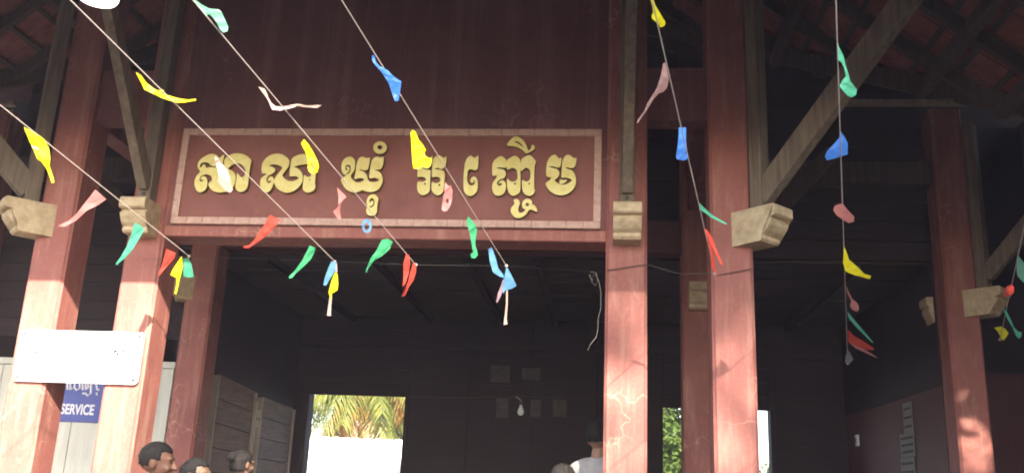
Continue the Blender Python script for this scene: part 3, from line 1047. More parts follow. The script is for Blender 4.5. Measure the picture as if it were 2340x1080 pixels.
bunting('S2', "bunting string with mint pennant at the frame top and red rags at its lower end", (950, 605), (440, 0), -0.2, [
 ('mint', "large mint pennant", [(437,-6),(460,10),(478,20),(500,22),(506,28),(514,45),(522,62),(520,72),(510,75),(503,68),(495,52),(486,40),(478,33),(470,37),(457,20)], I1),
 ('white', "thin pinkish white streamer blown sideways", [(590,198),(605,203),(612,217),(613,222),(620,235),(630,243),(645,243),(660,241),(678,237),(700,241),(720,240),(736,240),(725,247),(700,245),(678,243),(660,249),(640,253),(622,251),(612,228)], I1),
 ('yellow', "yellow looped pennant", [(688,327),(695,318),(707,332),(717,350),(726,368),(729,381),(725,394),(714,398),(705,391),(703,381),(704,368),(700,353)], I1, [[(709,378),(716,388),(721,388),(719,380),(712,372)]]),
 ('pink', "pink torn pennant", [(1505,570),(1590,655),(1560,680),(1540,710),(1530,760),(1540,850),(1520,855),(1500,830),(1468,780),(1490,760),(1515,735),(1520,660)], Z3),
 ('lightblue', "small blue looped pennant", circ(1768,910,44,62,14), Z3, [circ(1768,915,22,38,10)]),
 ('green', "green tapering pennant", [(872,548),(887,545),(898,552),(890,570),(872,585),(855,595),(842,612),(836,625),(837,615),(847,590),(860,572)], I1),
 ('red', "dark red rag", [(928,580),(935,583),(937,600),(934,625),(926,648),(920,655),(922,630),(922,600)], I1),
 ('red', "bright red rag", [(944,600),(951,603),(951,620),(945,640),(936,652),(925,675),(917,678),(922,664),(932,645),(938,620)], I1)])
bunting('S3', "bunting string crossing the middle of the gold sign, ending in blue rags and white tail", (1157, 607), (780, 0), -0.2, [
 ('blue', "blue pennant above the sign", [(850,127),(856,126),(858,140),(866,150),(885,160),(900,175),(917,186),(915,205),(911,230),(903,232),(898,220),(888,190),(872,165),(858,150),(850,138)], I1),
 ('yellow', "broad yellow pennant across the sign frame", [(225,90),(245,65),(270,85),(295,150),(330,190),(360,240),(345,270),(360,300),(410,320),(400,380),(370,400),(330,385),(300,410),(250,405),(240,330),(232,200)], Z4),
 ('pink', "pink pennant with a hole", [(530,525),(560,560),(580,555),(595,600),(590,680),(575,730),(550,775),(520,785),(498,765),(505,700),(520,620)], Z4, [circ(550,690,13,25,8)]),
 ('green', "green hooked pennant", [(1070,494),(1078,503),(1087,513),(1090,525),(1087,545),(1086,560),(1090,572),(1092,582),(1086,590),(1077,589),(1075,580),(1081,576),(1078,560),(1074,535),(1066,505)], I1),
 ('lightblue', "blue curled pennant", [(455,95),(470,85),(490,140),(497,175),(520,205),(525,220),(505,215),(475,195),(462,150)], ZE),
 ('lightblue', "bright blue pennant at the end", [(535,170),(550,195),(580,255),(560,268),(530,275),(520,290),(515,270),(525,220)], ZE),
 ('mauve', "mauve strip", [(520,225),(525,235),(520,270),(510,300),(495,330),(490,328),(497,290),(512,250)], ZE),
 ('white', "white cord tail", [(534,275),(541,275),(541,330),(536,400),(540,425),(522,427),(526,400),(533,330)], ZE)])
bunting('S4', "bunting string between the two right columns with pale pink and blue pennants", (1633, 625), (1490, 0), -0.25, [
 ('yellow', "yellow pennant at the frame top", [(262,-5),(275,-5),(285,25),(300,50),(330,100),(325,115),(308,122),(298,108),(270,82),(268,70),(275,55),(272,30)], Z5),
 ('palepink', "pale pink pennant with long tail", [(318,280),(330,275),(345,350),(335,390),(320,405),(300,412),(275,440),(245,490),(225,515),(207,545),(203,545),(205,530),(235,490),(250,455),(290,390),(310,330)], Z5),
 ('blue', "blue upright pennant", [(388,562),(420,562),(420,620),(425,670),(428,700),(410,708),(380,702),(376,690),(382,650),(388,600)], Z5),
 ('teal', "green pennant pointing at the corbel", [(470,885),(490,905),(515,930),(540,950),(600,985),(598,990),(530,958),(500,935),(482,925)], Z5),
 ('red', "red ribbon", [(595,0),(610,10),(630,40),(650,95),(678,160),(672,165),(645,110),(625,70)], Z6),
 ('red', "red ribbon", [(600,10),(615,50),(635,100),(643,180),(655,210),(640,190),(630,180),(625,110),(610,60)], Z6)])
bunting('S5', "nearly upright bunting string right of the corner strut, running down into the dark hall", (1937, 830), (1910, 0), 2.0, [
 ('teal', "green pennant with a hole", [(343,180),(355,215),(375,255),(385,300),(400,345),(405,370),(437,410),(432,435),(415,445),(395,440),(357,395),(365,375),(385,350),(380,315),(365,285),(350,275)], Z7),
 ('blue', "blue pennant", [(362,600),(380,625),(395,655),(395,705),(365,715),(300,733),(290,715),(300,690),(330,660),(355,630)], Z7),
 ('pink', "pink curled pennant", [(335,940),(370,928),(400,965),(425,990),(422,1012),(400,1020),(375,1005),(345,985),(328,960)], Z7),
 ('yellow', "yellow pennant", [(378,45),(390,75),(400,105),(440,140),(470,170),(502,180),(495,195),(460,185),(420,175),(385,160),(372,120)], Z8),
 ('pink', "small pink pennant", [(388,225),(400,255),(415,285),(440,305),(447,325),(440,345),(415,335),(404,315),(410,295),(392,255)], Z8),
 ('teal', "narrow green pennant", [(392,340),(420,375),(450,410),(480,445),(512,485),(505,483),(470,450),(430,410),(400,375)], Z8),
 ('red', "dull red pennant", [(396,425),(420,450),(470,480),(515,510),(510,518),(470,515),(430,500),(396,480)], Z8),
 ('pink', "thin pink strip", [(395,478),(430,500),(470,515),(530,552),(525,553),(470,528),(430,510)], Z8),
 ('grey', "grey pennant at the end", [(395,515),(410,540),(420,560),(405,578),(382,575),(385,545)], Z8)])
bunting('S6', "short bunting string at the right edge beside the far right corbel", (2285, 775), (2340, 520), 1.6, [
 ('mint', "mint pennant at the picture edge", [(740,130),(780,180),(800,190),(800,310),(775,315),(735,270),(728,220)], ZR),
 ('red', "pink red curled pennant", [(690,325),(712,345),(710,380),(690,405),(660,410),(638,420),(640,380),(660,345)], ZR),
 ('teal', "green pennant with curled end", [(640,490),(660,510),(690,570),(710,620),(740,650),(765,655),(762,685),(745,700),(725,680),(700,620),(670,570),(645,520)], ZR),
 ('yellow', "yellow pennant under the corbel", [(575,625),(620,615),(650,630),(675,660),(655,695),(637,715),(620,690),(600,650)], ZR)])

# carrying wires between the columns
def wire(name, label, pts, r, mat, cat="wire"):
    bm = bmesh.new()
    tube(bm, pts, r, 5)
    return tag(mobj(name, bm, mat), label, cat)
ends = [STR[k][0] for k in ('S0', 'S1', 'S2', 'S3')]
w0 = Vector((P2x + .02, -0.012, 3.10))
w1 = Vector((P3x - .13, -0.012, 3.06))
wire("wire", "thin wire stretched across the entrance holding the bunting ends", [w0] + ends + [w1], 0.0014, m_dwire)
wire("wire", "dark wire wrapped across the two right columns", [Vector((P3x - .14, -0.014, 3.08)), Vector((P3x + .14, -0.014, 3.13)), Vector((2.2, -0.12, 3.04)), STR['S4'][0], Vector((P4x - 0.10, -0.014, 3.06)), Vector((P4x + .14, -0.014, 3.11))], 0.003, m_dwire)
pc = [atY(x, y, 0.2) for x, y in ((1352, 640), (1347, 628), (1352, 620), (1362, 622), (1366, 640), (1360, 652), (1352, 645), (1358, 622), (1368, 640), (1373, 665), (1373, 705), (1367, 725), (1366, 755), (1362, 770), (1350, 785), (1343, 799))]
bm = bmesh.new()
tube(bm, pc, 0.0027, 6)
cb = tag(mobj("cable", bm, m_cable), "loose pale cable dangling beside the right entrance column", "cable")

# ------------------------------------------------------------------ lamps
LP = atY(221, 4, -1.3)
lp = thing("eave_lamp", "round white lit lamp under the eave at the top left", "lamp", LP)
bm = bmesh.new()
lathe(bm, [(0.02, 0.0), (0.08, 0.004), (0.125, 0.018), (0.135, 0.04)], LP, 24)
me_d = mobj("diffuser", bm, None, lp, True)
m, nt, b = nodes("lamp_glow")
b.inputs["Base Color"].default_value = (0.9, 0.88, 0.85, 1)
b.inputs["Emission Color"].default_value = (1.0, 0.93, 0.85, 1)
b.inputs["Emission Strength"].default_value = 0.9
me_d.data.materials.append(m)
bm = bmesh.new()
lathe(bm, [(0.138, 0.041), (0.138, 0.065), (0.05, 0.09), (0.02, 0.10), (0.012, 0.34)], LP, 20)
mobj("housing", bm, m_white, lp, True)
bl = thing("hanging_bulb", "bare unlit bulb hanging from a wire inside the dark hall", "bulb", (0.76, 4.0, 2.4))
b0 = atY(1190, 935, 4.0)
bm = bmesh.new()
lathe(bm, [(0.005, -0.065), (0.028, -0.058), (0.038, -0.03), (0.032, 0.0), (0.018, 0.03), (0.015, 0.05)], b0, 14)
mobj("glass", bm, simple("bulb_glass", (0.62, 0.65, 0.62), (0.55, 0.58, 0.55), 0.15, 4, bmp=0, spec=0.6), bl, True)
bm = bmesh.new()
lathe(bm, [(0.017, 0.051), (0.017, 0.09), (0.006, 0.10)], b0, 12)
mobj("socket", bm, m_dwire, bl)
bm = bmesh.new()
t0 = atY(1178, 905, 4.0)
tube(bm, [b0 + Vector((0, 0, 0.1)), b0 + Vector((-.02, 0, .12)), t0], 0.004, 5)
mobj("cord", bm, m_cable, bl)
wire("wire", "thin wire running along the back of the hall above the doorway", [atY(700, 900, 4.0), atY(930, 905, 4.0), atY(1050, 908, 4.0), t0, atY(1300, 906, 4.0), atY(1420, 902, 4.0)], 0.0025, m_bolt)

# ------------------------------------------------------------------ pictures and notices
def framed(name, label, x0, y0, x1, y1, cat="picture", g=None):
    a, b = atY(x0, y1, BY - 0.03), atY(x1, y0, BY - 0.03)
    t = thing(name, label, cat, ((a.x + b.x) / 2, BY - 0.03, a.z), g)
    boxo("print", (a.x + .03, BY - 0.022, a.z + .03), (b.x - .03, BY - 0.014, b.z - .03), m_print, t)
    for lo, hi_ in (((a.x, a.z), (b.x, a.z + .03)), ((a.x, b.z - .03), (b.x, b.z)), ((a.x, a.z + .03), (a.x + .03, b.z - .03)), ((b.x - .03, a.z + .03), (b.x, b.z - .03))):
        boxo("frame", (lo[0] + .0005, BY - 0.033, lo[1] + .0005), (hi_[0] - .0005, BY - 0.002, hi_[1] - .0005), m_dboard, t)
gp = "framed prints on the back wall"
framed("picture_frame", "framed print high on the dark back wall, left of its upper neighbour", 1115, 830, 1172, 878, g=gp)
framed("picture_frame", "framed print high on the dark back wall, right of its upper neighbour", 1186, 836, 1240, 872, g=gp)
framed("picture_frame", "leftmost framed print of the lower row on the back wall", 1128, 905, 1168, 958, g=gp)
framed("picture_frame", "framed print behind the hanging bulb on the back wall", 1206, 908, 1242, 956, g=gp)
framed("picture_frame", "rightmost framed print of the lower row on the back wall", 1258, 908, 1300, 956, g=gp)
def notice(label, pts, lines=3):
    a = atX(pts[0], pts[1], RWX - 0.012)
    b = atX(pts[2], pts[3], RWX - 0.012)
    y0, y1 = sorted((a.y, b.y))
    z0, z1 = sorted((a.z, b.z))
    t = thing("paper_notice", label, "notice", (RWX - .012, (y0 + y1) / 2, z0), "paper notices on the right wall")
    boxo("sheet", (RWX - 0.014, y0, z0), (RWX - 0.010, y1, z1), m_paper, t)
    for i in range(lines):
        bm = bmesh.new()
        zz = z1 - (z1 - z0) * (i + 0.7) / (lines + 0.4)
        yy = y0 + 0.04
        while yy < y1 - 0.05:
            w = random.uniform(0.02, 0.06)
            box(bm, (RWX - 0.017, yy, zz - 0.012), (RWX - 0.0145, min(yy + w, y1 - .03), zz + 0.012))
            yy += w + 0.015
        mobj("print_line", bm, m_ink, t)["kind"] = "stuff"
notice("upper paper notice high on the right inner wall", (2062, 922, 2088, 985))
notice("paper notice at the middle of the right inner wall's column of sheets", (2056, 992, 2092, 1040))
notice("lowest paper notice on the right inner wall", (2058, 1046, 2094, 1110))
notice("dim paper sheet on the right inner wall nearest the bright doorway", (1826, 1000, 1852, 1062), 2)
notice("narrow dim paper sheet right of the one by the doorway", (1882, 950, 1904, 1020), 2)
sw = atX(1958, 1005, RWX - 0.02)
swt = thing("switch_box", "small pale switch box on the dark right inner wall", "switch", (RWX - .02, sw.y, sw.z - .06))
boxo("case", (RWX - 0.03, sw.y - .05, sw.z - .07), (RWX - 0.001, sw.y + .05, sw.z + .07), m_white, swt, 0.004)
boxo("rocker", (RWX - 0.036, sw.y - .02, sw.z - .03), (RWX - 0.0305, sw.y + .02, sw.z + .03), m_paper, swt, 0.002)
# white conduit and sockets between the shutters
cd = thing("conduit", "pale vertical conduit with two socket boxes between the plank shutters", "conduit", (LWX + .03, 4.76, 1.2))
bm = bmesh.new()
tube(bm, [(LWX + .03, 4.74, 1.2), (LWX + .03, 4.74, 2.48)], 0.03, 8)
mobj("pipe", bm, m_part, cd)
boxo("socket_box", (LWX + .012, 4.84, 2.28), (LWX + .05, 4.9, 2.38), m_part, cd, 0.004)
boxo("socket_box", (LWX + .012, 4.84, 2.16), (LWX + .05, 4.9, 2.25), m_part, cd, 0.004)

# ------------------------------------------------------------------ people
def capsule(bm, a, b, ra, rb, n=12):
    a, b = Vector(a), Vector(b)
    tube(bm, [a + (b - a) * t for t in (0, .33, .66, 1)], [ra + (rb - ra) * t for t in (0, .33, .66, 1)], n)
    ball(bm, a, (ra, ra, ra))
    ball(bm, b, (rb, rb, rb))
def ball(bm, c, r, sub=2):
    Mx = Matrix.Translation(Vector(c)) @ Matrix.Diagonal((*r, 1))
    bmesh.ops.create_icosphere(bm, subdivisions=sub, radius=1, matrix=Mx)
def remesh(bm, vox, smooth=4):
    me = bpy.data.meshes.new("tmp")
    bm.to_mesh(me)
    bm.free()
    o = bpy.data.objects.new("tmp", me)
    COL.objects.link(o)
    md = o.modifiers.new("r", 'REMESH')
    md.mode = 'VOXEL'
    md.voxel_size = vox
    s_ = o.modifiers.new("s", 'SMOOTH')
    s_.factor = 0.5
    s_.iterations = smooth
    dg = bpy.context.evaluated_depsgraph_get()
    out = bpy.data.meshes.new_from_object(o.evaluated_get(dg))
    bpy.data.objects.remove(o)
    for p in out.polygons:
        p.use_smooth = True
    out.materials.clear()
    return out
# figure 1.66 m tall, facing -Y, standing with relaxed arms
def limbs(bm, inflate=0.0, part='all'):
    e = inflate
    if part in ('all', 'torso'):
        for z, rx, ry in ((0.88, .155, .105), (0.98, .145, .10), (1.08, .14, .095), (1.18, .155, .10), (1.28, .165, .105), (1.345, .15, .09)):
            ball(bm, (0, 0, z), (rx + e, ry + e, 0.09 + e))
        for s in (-1, 1):
            capsule(bm, (s * .10, 0.005, 1.36), (s * .175, 0.005, 1.335), .06 + e, .058 + e)
            capsule(bm, (s * .185, 0.005, 1.32), (s * .225, 0.01, 1.06 if part == 'all' else 1.14), .05 + e, .042 + e)
    if part in ('all',):
        for s in (-1, 1):
            capsule(bm, (s * .225, 0.01, 1.06), (s * .235, -0.05, .83), .040, .027)
            ball(bm, (s * .237, -.062, .77), (.022, .04, .05))
            for k, ln in enumerate((.062, .075, .08, .07)):
                y_ = -.095 + k * .020
                capsule(bm, (s * .238, y_, .74), (s * .232, y_ - .004, .74 - ln * .6), .0095, .009, 8)
                capsule(bm, (s * .232, y_ - .004, .74 - ln * .6), (s * .222, y_, .74 - ln), .009, .008, 8)
            capsule(bm, (s * .232, -.10, .79), (s * .222, -.125, .735), .011, .009, 8)
        capsule(bm, (0, .012, 1.36), (0, -.004, 1.47), .058, .052)
    if part in ('all', 'legs'):
        for s in (-1, 1):
            capsule(bm, (s * .09, 0, .88), (s * .095, -.008, .49), .088 + e, .06 + e)
            capsule(bm, (s * .095, -.008, .49), (s * .098, .012, .10), .056 + e, .038 + e)
    if part == 'all':
        for s in (-1, 1):
            capsule(bm, (s * .098, .02, .045), (s * .11, -.14, .028), .04, .026)
    return bm
def head(bm):
    ball(bm, (0, .012, 1.575), (.074, .092, .088), 3)
    ball(bm, (0, -.018, 1.535), (.062, .066, .078), 3)
    capsule(bm, (0, -.045, 1.475), (0, -.07, 1.468), .032, .022)      # chin
    for s in (-1, 1):
        ball(bm, (s * .034, -.066, 1.522), (.022, .016, .02))          # cheek
        ball(bm, (s * .03, -.078, 1.578), (.024, .010, .009))          # brow
        ball(bm, (s * .075, .014, 1.545), (.011, .02, .034))           # ear
        ball(bm, (s * .080, .020, 1.562), (.010, .012, .014))
    capsule(bm, (0, -.083, 1.565), (0, -.104, 1.526), .0095, .015)     # nose
    for s in (-1, 1):
        ball(bm, (s * .012, -.094, 1.522), (.010, .010, .008))
    ball(bm, (0, -.082, 1.492), (.024, .012, .007))                    # lips
    ball(bm, (0, -.080, 1.482), (.020, .012, .007))
bmb = bmesh.new()
limbs(bmb)
head(bmb)
body_me = remesh(bmb, 0.0085, 2)
bmb = bmesh.new()
limbs(bmb, 0.012, 'torso')
shirt_me = remesh(bmb, 0.014, 4)
bmb = bmesh.new()
limbs(bmb, 0.014, 'legs')
ball(bmb, (0, 0, .9), (.168, .118, .09))
trouser_me = remesh(bmb, 0.014, 4)
bmb = bmesh.new()
ball(bmb, (0, 0.005, 1.395), (.074, .07, .022))
capsule(bmb, (-.055, -.045, 1.39), (-.012, -.075, 1.345), .018, .010)
capsule(bmb, (.055, -.045, 1.39), (.012, -.075, 1.345), .018, .010)
capsule(bmb, (-.06, .03, 1.40), (.06, .03, 1.40), .024, .024)
collar_me = remesh(bmb, 0.009, 2)
def hair_mesh(style):
    bm = bmesh.new()
    ball(bm, (0, .018, 1.59), (.083, .098, .088), 4)
    dele = []
    for v in bm.verts:
        lowlim = 1.612 if v.co.y < -.035 else (1.565 if v.co.y < 0.02 else 1.52)
        lowlim += .006 * math.sin(v.co.x * 90) + .004 * math.sin(v.co.y * 140)
        if v.co.z < lowlim:
            dele.append(v)
    bmesh.ops.delete(bm, geom=dele, context='VERTS')
    r = bmesh.ops.extrude_face_region(bm, geom=bm.faces[:])
    for e in r["geom"]:
        if isinstance(e, bmesh.types.BMVert):
            e.co = Vector((0, .018, 1.58)) + (e.co - Vector((0, .018, 1.58))) * 0.84
    if style == 'long':
        for k in range(9):
            a = math.radians(20 + 140 * k / 8)
            x, y = .075 * math.cos(a), .02 + .08 * math.sin(a)
            capsule(bm, (x, y, 1.60), (x * 1.05, y * .95 + .02, 1.40), .026, .022, 8)
    if style == 'bun':
        ball(bm, (0, .115, 1.615), (.042, .040, .042), 3)
        for k in range(7):
            a = math.radians(15 + 150 * k / 6)
            capsule(bm, (.07 * math.cos(a), .02 + .075 * math.sin(a), 1.58), (.02 * math.cos(a), .10, 1.61), .02, .02, 8)
        for k in range(9):
            a = math.radians(20 + 140 * k / 8)
            x, y = .072 * math.cos(a), .02 + .075 * math.sin(a)
            capsule(bm, (x, y, 1.60), (x * .95, y, 1.51), .02, .014, 8)
    me = remesh(bm, 0.007, 1)
    rnd = random.Random(3)
    bm2 = bmesh.new()
    bm2.from_mesh(me)
    bm2.faces.ensure_lookup_table()
    src = [(f.calc_center_median().copy(), f.normal.copy()) for f in bm2.faces]
    for i in range(2600):
        c, n_ = rnd.choice(src)
        if (c - Vector((0, .018, 1.57))).dot(n_) < 0:
            continue
        dn = (n_ * .45 + Vector((rnd.uniform(-.5, .5), rnd.uniform(-.2, .6), -.55))).normalized()
        sd = dn.cross(n_ + Vector((.01, .02, .03))).normalized() * .0012
        ln = rnd.uniform(.008, .022)
        a_ = c - n_ * .002
        bm2.faces.new([bm2.verts.new(q_) for q_ in (a_ - sd, a_ + sd, a_ + dn * ln)])
    bm2.to_mesh(me)
    bm2.free()
    for v in me.vertices:
        dd = (v.co - Vector((0, .02, 1.55))).normalized()
        v.co += dd * rnd.uniform(-.002, .0025)
    return me
HAIR = {k: hair_mesh(k) for k in ('short', 'long', 'bun')}
eye_me = bpy.data.meshes.new("eye")
bm = bmesh.new()
for s in (-1, 1):
    ball(bm, (s * .030, -.0805, 1.560), (.012, .007, .006))
bm.to_mesh(eye_me)
bm.free()
m_eye = simple("eye_dark", (0.03, 0.02, 0.015), (0.02, 0.015, 0.01), 0.3, 5, bmp=0)
def skin(name, c):
    m = simple(name, c, tuple(x * .8 for x in c), 0.55, 18, bmp=0.05, world=False)
    m.node_tree.nodes["Principled BSDF"].inputs["Subsurface Weight"].default_value = 0.08
    return m
m_hair = simple("black_hair", (0.012, 0.010, 0.009), (0.006, 0.005, 0.005), 0.8, 60, (1, 1, .2), 0.6)
m_hairg = simple("greying_hair", (0.10, 0.085, 0.07), (0.03, 0.026, 0.022), 0.6, 60, (1, 1, .2), 0.6)
def person(label, head_px, head_px2, Y, ground, face_deg, skin_c, shirt_c, trouser_c, hair='short', hmat=None, collar=True, grow=1.0):
    """stands so that the crown of the head reaches the given pixel at depth Y"""
    P = atY((head_px[0] + head_px2[0]) / 2, head_px[1], Y)
    hgt = P.z - ground
    s = hgt / 1.69
    root = thing("person", label, "person", (P.x, Y, ground))
    root.rotation_euler = (0, 0, math.radians(face_deg))
    root.scale = (s * grow, s * grow, s)
    def add(nm, me, mat):
        o = bpy.data.objects.new(nm, me.copy())
        o.data.materials.append(mat)
        link(o, root)
        return o
    n = label[:12]
    body = add("body", body_me, skin("skin_" + n, skin_c))
    add("shirt", shirt_me, simple("shirt_" + n, shirt_c, tuple(x * .85 for x in shirt_c), 0.85, 30, bmp=0.2, world=False))
    add("trousers", trouser_me, simple("trousers_" + n, trouser_c, None, 0.85, 30, bmp=0.2, world=False))
    add("hair", HAIR[hair], hmat or m_hair)
    e = add("eyes", eye_me, m_eye)
    if collar:
        add("collar", collar_me, simple("collar_" + n, shirt_c, tuple(x * .85 for x in shirt_c), 0.85, 30, bmp=0.1, world=False))
    return root
# face_deg: 0 faces the camera (-Y), 90 faces +X
person("man with short dark hair and sunlit ear standing before the left column, looking right", (336, 1003), (404, 1003), -1.0, 0.0, 100, (0.15, 0.075, 0.05), (0.22, 0.17, 0.15), (0.06, 0.06, 0.08))
person("woman with long dark hair beside the short haired man, only crown and brow showing", (422, 1040), (490, 1040), -0.25, 0.0, 84, (0.18, 0.105, 0.07), (0.2, 0.1, 0.1), (0.08, 0.06, 0.06), 'long', None, False)
person("person in dark top with tied up black hair in front of the plank shutters", (526, 1024), (592, 1024), 0.95, FLOOR, 152, (0.2, 0.11, 0.075), (0.03, 0.028, 0.028), (0.04, 0.04, 0.045), 'bun', None, False, 1.08)
person("person in white collared shirt half hidden behind the right entrance column", (1336, 957), (1402, 957), 0.62, FLOOR, 150, (0.28, 0.15, 0.10), (0.33, 0.31, 0.30), (0.05, 0.05, 0.06), 'short', None, True, 0.95)
person("person with greying hair low in front of the white shirted person", (1252, 1054), (1322, 1054), 0.1, FLOOR, 185, (0.32, 0.17, 0.11), (0.2, 0.2, 0.22), (0.05, 0.05, 0.06), 'short', m_hairg, True, 1.12)

# ------------------------------------------------------------------ behind the hall
fn = thing("metal_fence", "white corrugated sheet metal fence seen through the rear doorway", "fence", (-4, 15, 0))
FY, FZ = 15.0, atY(800, 1000, 15.0).z
x = -9.0
while x < -0.6:
    bm = bmesh.new()
    n = 16
    w = 1.0
    a = [bm.verts.new((x + w * i / n, FY + 0.02 * math.cos(2 * math.pi * i / 4), 0.05)) for i in range(n + 1)]
    hz = random.uniform(-.01, .01)
    b = [bm.verts.new((x + w * i / n, FY + 0.02 * math.cos(2 * math.pi * i / 4), FZ + hz + 0.012 * math.cos(2 * math.pi * i / 4))) for i in range(n + 1)]
    for i in range(n):
        bm.faces.new((a[i], a[i + 1], b[i + 1], b[i]))
    o = mobj("sheet", bm, m_fence, fn)
    sm = o.modifiers.new("t", 'SOLIDIFY')
    sm.thickness = 0.004
    x += 0.995
for x in (-8.9, -6.9, -4.9, -2.9, -0.9):
    boxo("fence_post", (x - .03, FY + .04, 0), (x + .03, FY + .1, FZ - .1), m_cable, fn)

def frond(bm, base, direc, L, droop, rnd, wid=0.42):
    d = Vector(direc).normalized()
    p = Vector(base)
    pts = [p.copy()]
    n = 12
    v = d.copy()
    for i in range(n):
        v = (v + Vector((0, 0, -droop))).normalized()
        p = p + v * (L / n)
        pts.append(p.copy())
    tube(bm, pts, [0.03 * (1 - i / (n + 1)) + .005 for i in range(n + 1)], 4)
    side = Vector((-d.y, d.x, 0)).normalized()
    for i in range(1, n + 1):
        for sub in range(3):
            t = (i - 1 + (sub + rnd.random() * .6) / 3) / n
            k = min(int(t * n), n - 1)
            q = pts[k].lerp(pts[k + 1], t * n - k)
            al = (pts[k + 1] - pts[k]).normalized()
            for s in (-1, 1):
                ll = wid * (1.2 - abs(t - .45)) * rnd.uniform(.8, 1.2)
                dirn = (side * s * 0.75 + al * 0.55 + Vector((0, 0, -.25 - .5 * rnd.random()))).normalized()
                tip = q + dirn * ll + Vector((0, 0, -0.25 * ll))
                mid = q + dirn * ll * .55
                wv = al * 0.018
                a_, b_, c_, d_, e_ = [bm.verts.new(z) for z in (q - wv, q + wv, mid + wv * 1.3, mid - wv * 1.3, tip)]
                bm.faces.new((a_, b_, c_, d_))
                bm.faces.new((d_, c_, e_))
def palm(label, base, h, nf, seed, zoff=0):
    rnd = random.Random(seed)
    root = thing("palm_tree", label, "palm tree", base)
    b = Vector(base)
    bm = bmesh.new()
    lean = Vector((rnd.uniform(-.15, .15), rnd.uniform(-.1, .1), 0))
    tube(bm, [b + lean * (t * h) + Vector((0, 0, t * h)) for t in (0, .2, .4, .6, .8, 1)], [.2, .16, .14, .13, .13, .15], 10)
    mobj("trunk", bm, m_bark, root)
    top = b + lean * h + Vector((0, 0, h))
    for i in range(nf):
        a = 2 * math.pi * (i * 0.618) + rnd.uniform(-.2, .2)
        up = rnd.uniform(-.5, 0.7)
        bm = bmesh.new()
        frond(bm, top, (math.cos(a), math.sin(a), up), rnd.uniform(2.0, 2.9), rnd.uniform(.13, .22), rnd, 0.6)
        mobj("frond", bm, m_palmdry if rnd.random() < 0.2 else m_palm, root)
palm("palm with yellow green drooping fronds above the white fence", (-4.6, 17.2, 0), 4.2, 44, 5)
palm("palm with dry brownish fronds right of the first palm behind the fence", (-2.3, 17.8, 0), 4.4, 34, 11)

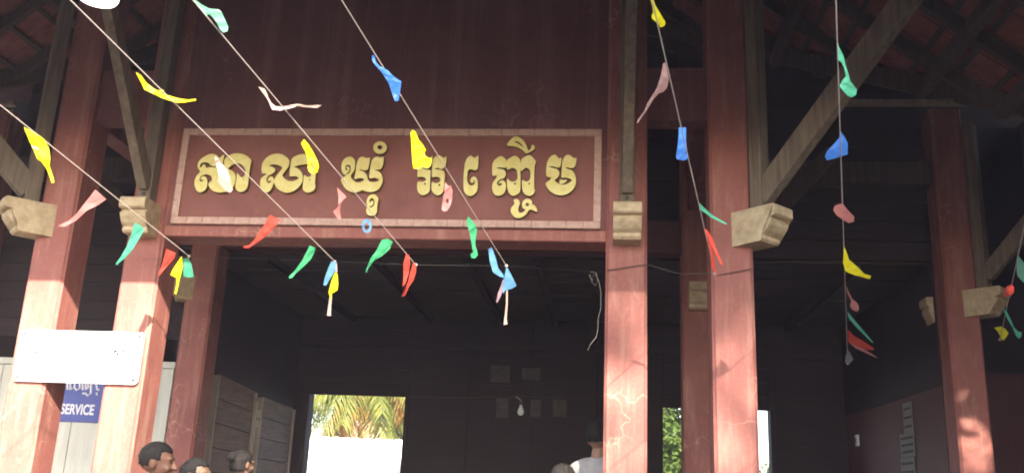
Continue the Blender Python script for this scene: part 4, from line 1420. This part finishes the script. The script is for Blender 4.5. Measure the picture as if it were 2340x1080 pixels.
def tree(label, base, h, spread, nleaf, seed, leaf=0.09, crown_lo=0.35, name="tree", density=None):
    rnd = random.Random(seed)
    root = thing(name, label, "tree", base)
    b = Vector(base)
    bm = bmesh.new()
    top = b + Vector((rnd.uniform(-.2, .2), rnd.uniform(-.2, .2), h * 0.6))
    tube(bm, [b, b.lerp(top, .4) + Vector((.05, 0, 0)), b.lerp(top, .75), top], [h * .03, h * .024, h * .018, h * .012], 10)
    mobj("trunk", bm, m_bark, root)
    clumps = []
    for i in range(9):
        a = 2 * math.pi * i / 9 + rnd.uniform(-.3, .3)
        st = b.lerp(top, rnd.uniform(.5, 1.0))
        en = b + Vector((math.cos(a) * spread * rnd.uniform(.3, .95), math.sin(a) * spread * rnd.uniform(.3, .95), h * rnd.uniform(crown_lo + .1, 1.0)))
        bm = bmesh.new()
        tube(bm, [st, st.lerp(en, .5) + Vector((0, 0, .1)), en], [h * .010, h * .006, h * .003], 6)
        mobj("limb", bm, m_bark, root)
        clumps.append(en)
        clumps.append(st.lerp(en, .6))
    for i in range(14):
        a, r_ = rnd.uniform(0, 6.28), math.sqrt(rnd.random()) * spread
        clumps.append(b + Vector((math.cos(a) * r_, math.sin(a) * r_, h * rnd.uniform(crown_lo, .98))))
    bm = bmesh.new()
    for i in range(nleaf):
        c = rnd.choice(clumps)
        R = spread * .34
        p = c + Vector((rnd.gauss(0, R * .55), rnd.gauss(0, R * .55), rnd.gauss(0, R * .45)))
        if p.z < b.z + .05:
            continue
        s = leaf * rnd.uniform(.7, 1.3)
        e = Euler((rnd.uniform(-1, 1), rnd.uniform(-1, 1), rnd.uniform(0, 6.28))).to_matrix()
        q = [p + e @ Vector(v) * s for v in ((-.9, 0, 0), (0, -.38, .06), (1, 0, 0), (0, .38, .06))]
        bm.faces.new([bm.verts.new(z) for z in q])
    mobj("crown", bm, m_leaf, root)
    return root
tree("leafy green tree filling the doorway gap between the two right columns", (3.1, 15.6, 0), 6.0, 1.3, 12000, 21, 0.10, 0.05)
tree("small leafy shrub low in the bright right doorway", (5.75, 16.6, 0), 2.55, 0.55, 1200, 23, 0.08, 0.25, "shrub")
tree("tall yard tree shading the right columns from behind the viewer", (11.0, -20.0, 0), 18.0, 4.2, 4800, 31, 0.24, 0.6, "shade_tree")

tree("dense unseen tree added right of the hall to block sky light", (9.0, -4.4, 0), 8.2, 2.3, 9000, 41, 0.17, 0.3, "sky_screen_tree")  # unseen tree added to screen the sky and darken the right side

tree("tall round topped tree added behind the viewer to shade the entrance", (6.25, -20.0, 0), 13.9, 1.75, 9000, 53, 0.2, 0.66, "shade_tree")  # added out of view, crown shaped to keep sun off heads and floor

tree("low bushy tree added out of view right of the viewer to block sky light", (6.7, -7.8, 0), 5.5, 2.0, 11000, 61, 0.19, 0.08, "occluder_tree")  # unseen occluder, kept below the sun's path, added to cut low sky light
tree("second low bushy tree added out of view farther right to block sky light", (10.8, -6.6, 0), 5.4, 2.0, 9000, 67, 0.19, 0.08, "occluder_tree")  # another added occluder, dims the far right column

# ------------------------------------------------------------------ thin volume added to lift the blacks, standing in for lens glare
bm = bmesh.new()
box(bm, (-160, -160, -1.0), (160, 160, 21.0))
hz = mobj("glare_haze", bm, None)
hz["kind"] = "stuff"
m = bpy.data.materials.new("glare_veil")
m.use_nodes = True
nt = m.node_tree
nt.nodes.clear()
o_ = nt.nodes.new("ShaderNodeOutputMaterial")
v_ = nt.nodes.new("ShaderNodeVolumePrincipled")
v_.inputs["Color"].default_value = (0.88, 0.83, 1.0, 1)
v_.inputs["Density"].default_value = 0.0017
nt.links.new(v_.outputs[0], o_.inputs["Volume"])
hz.data.materials.append(m)
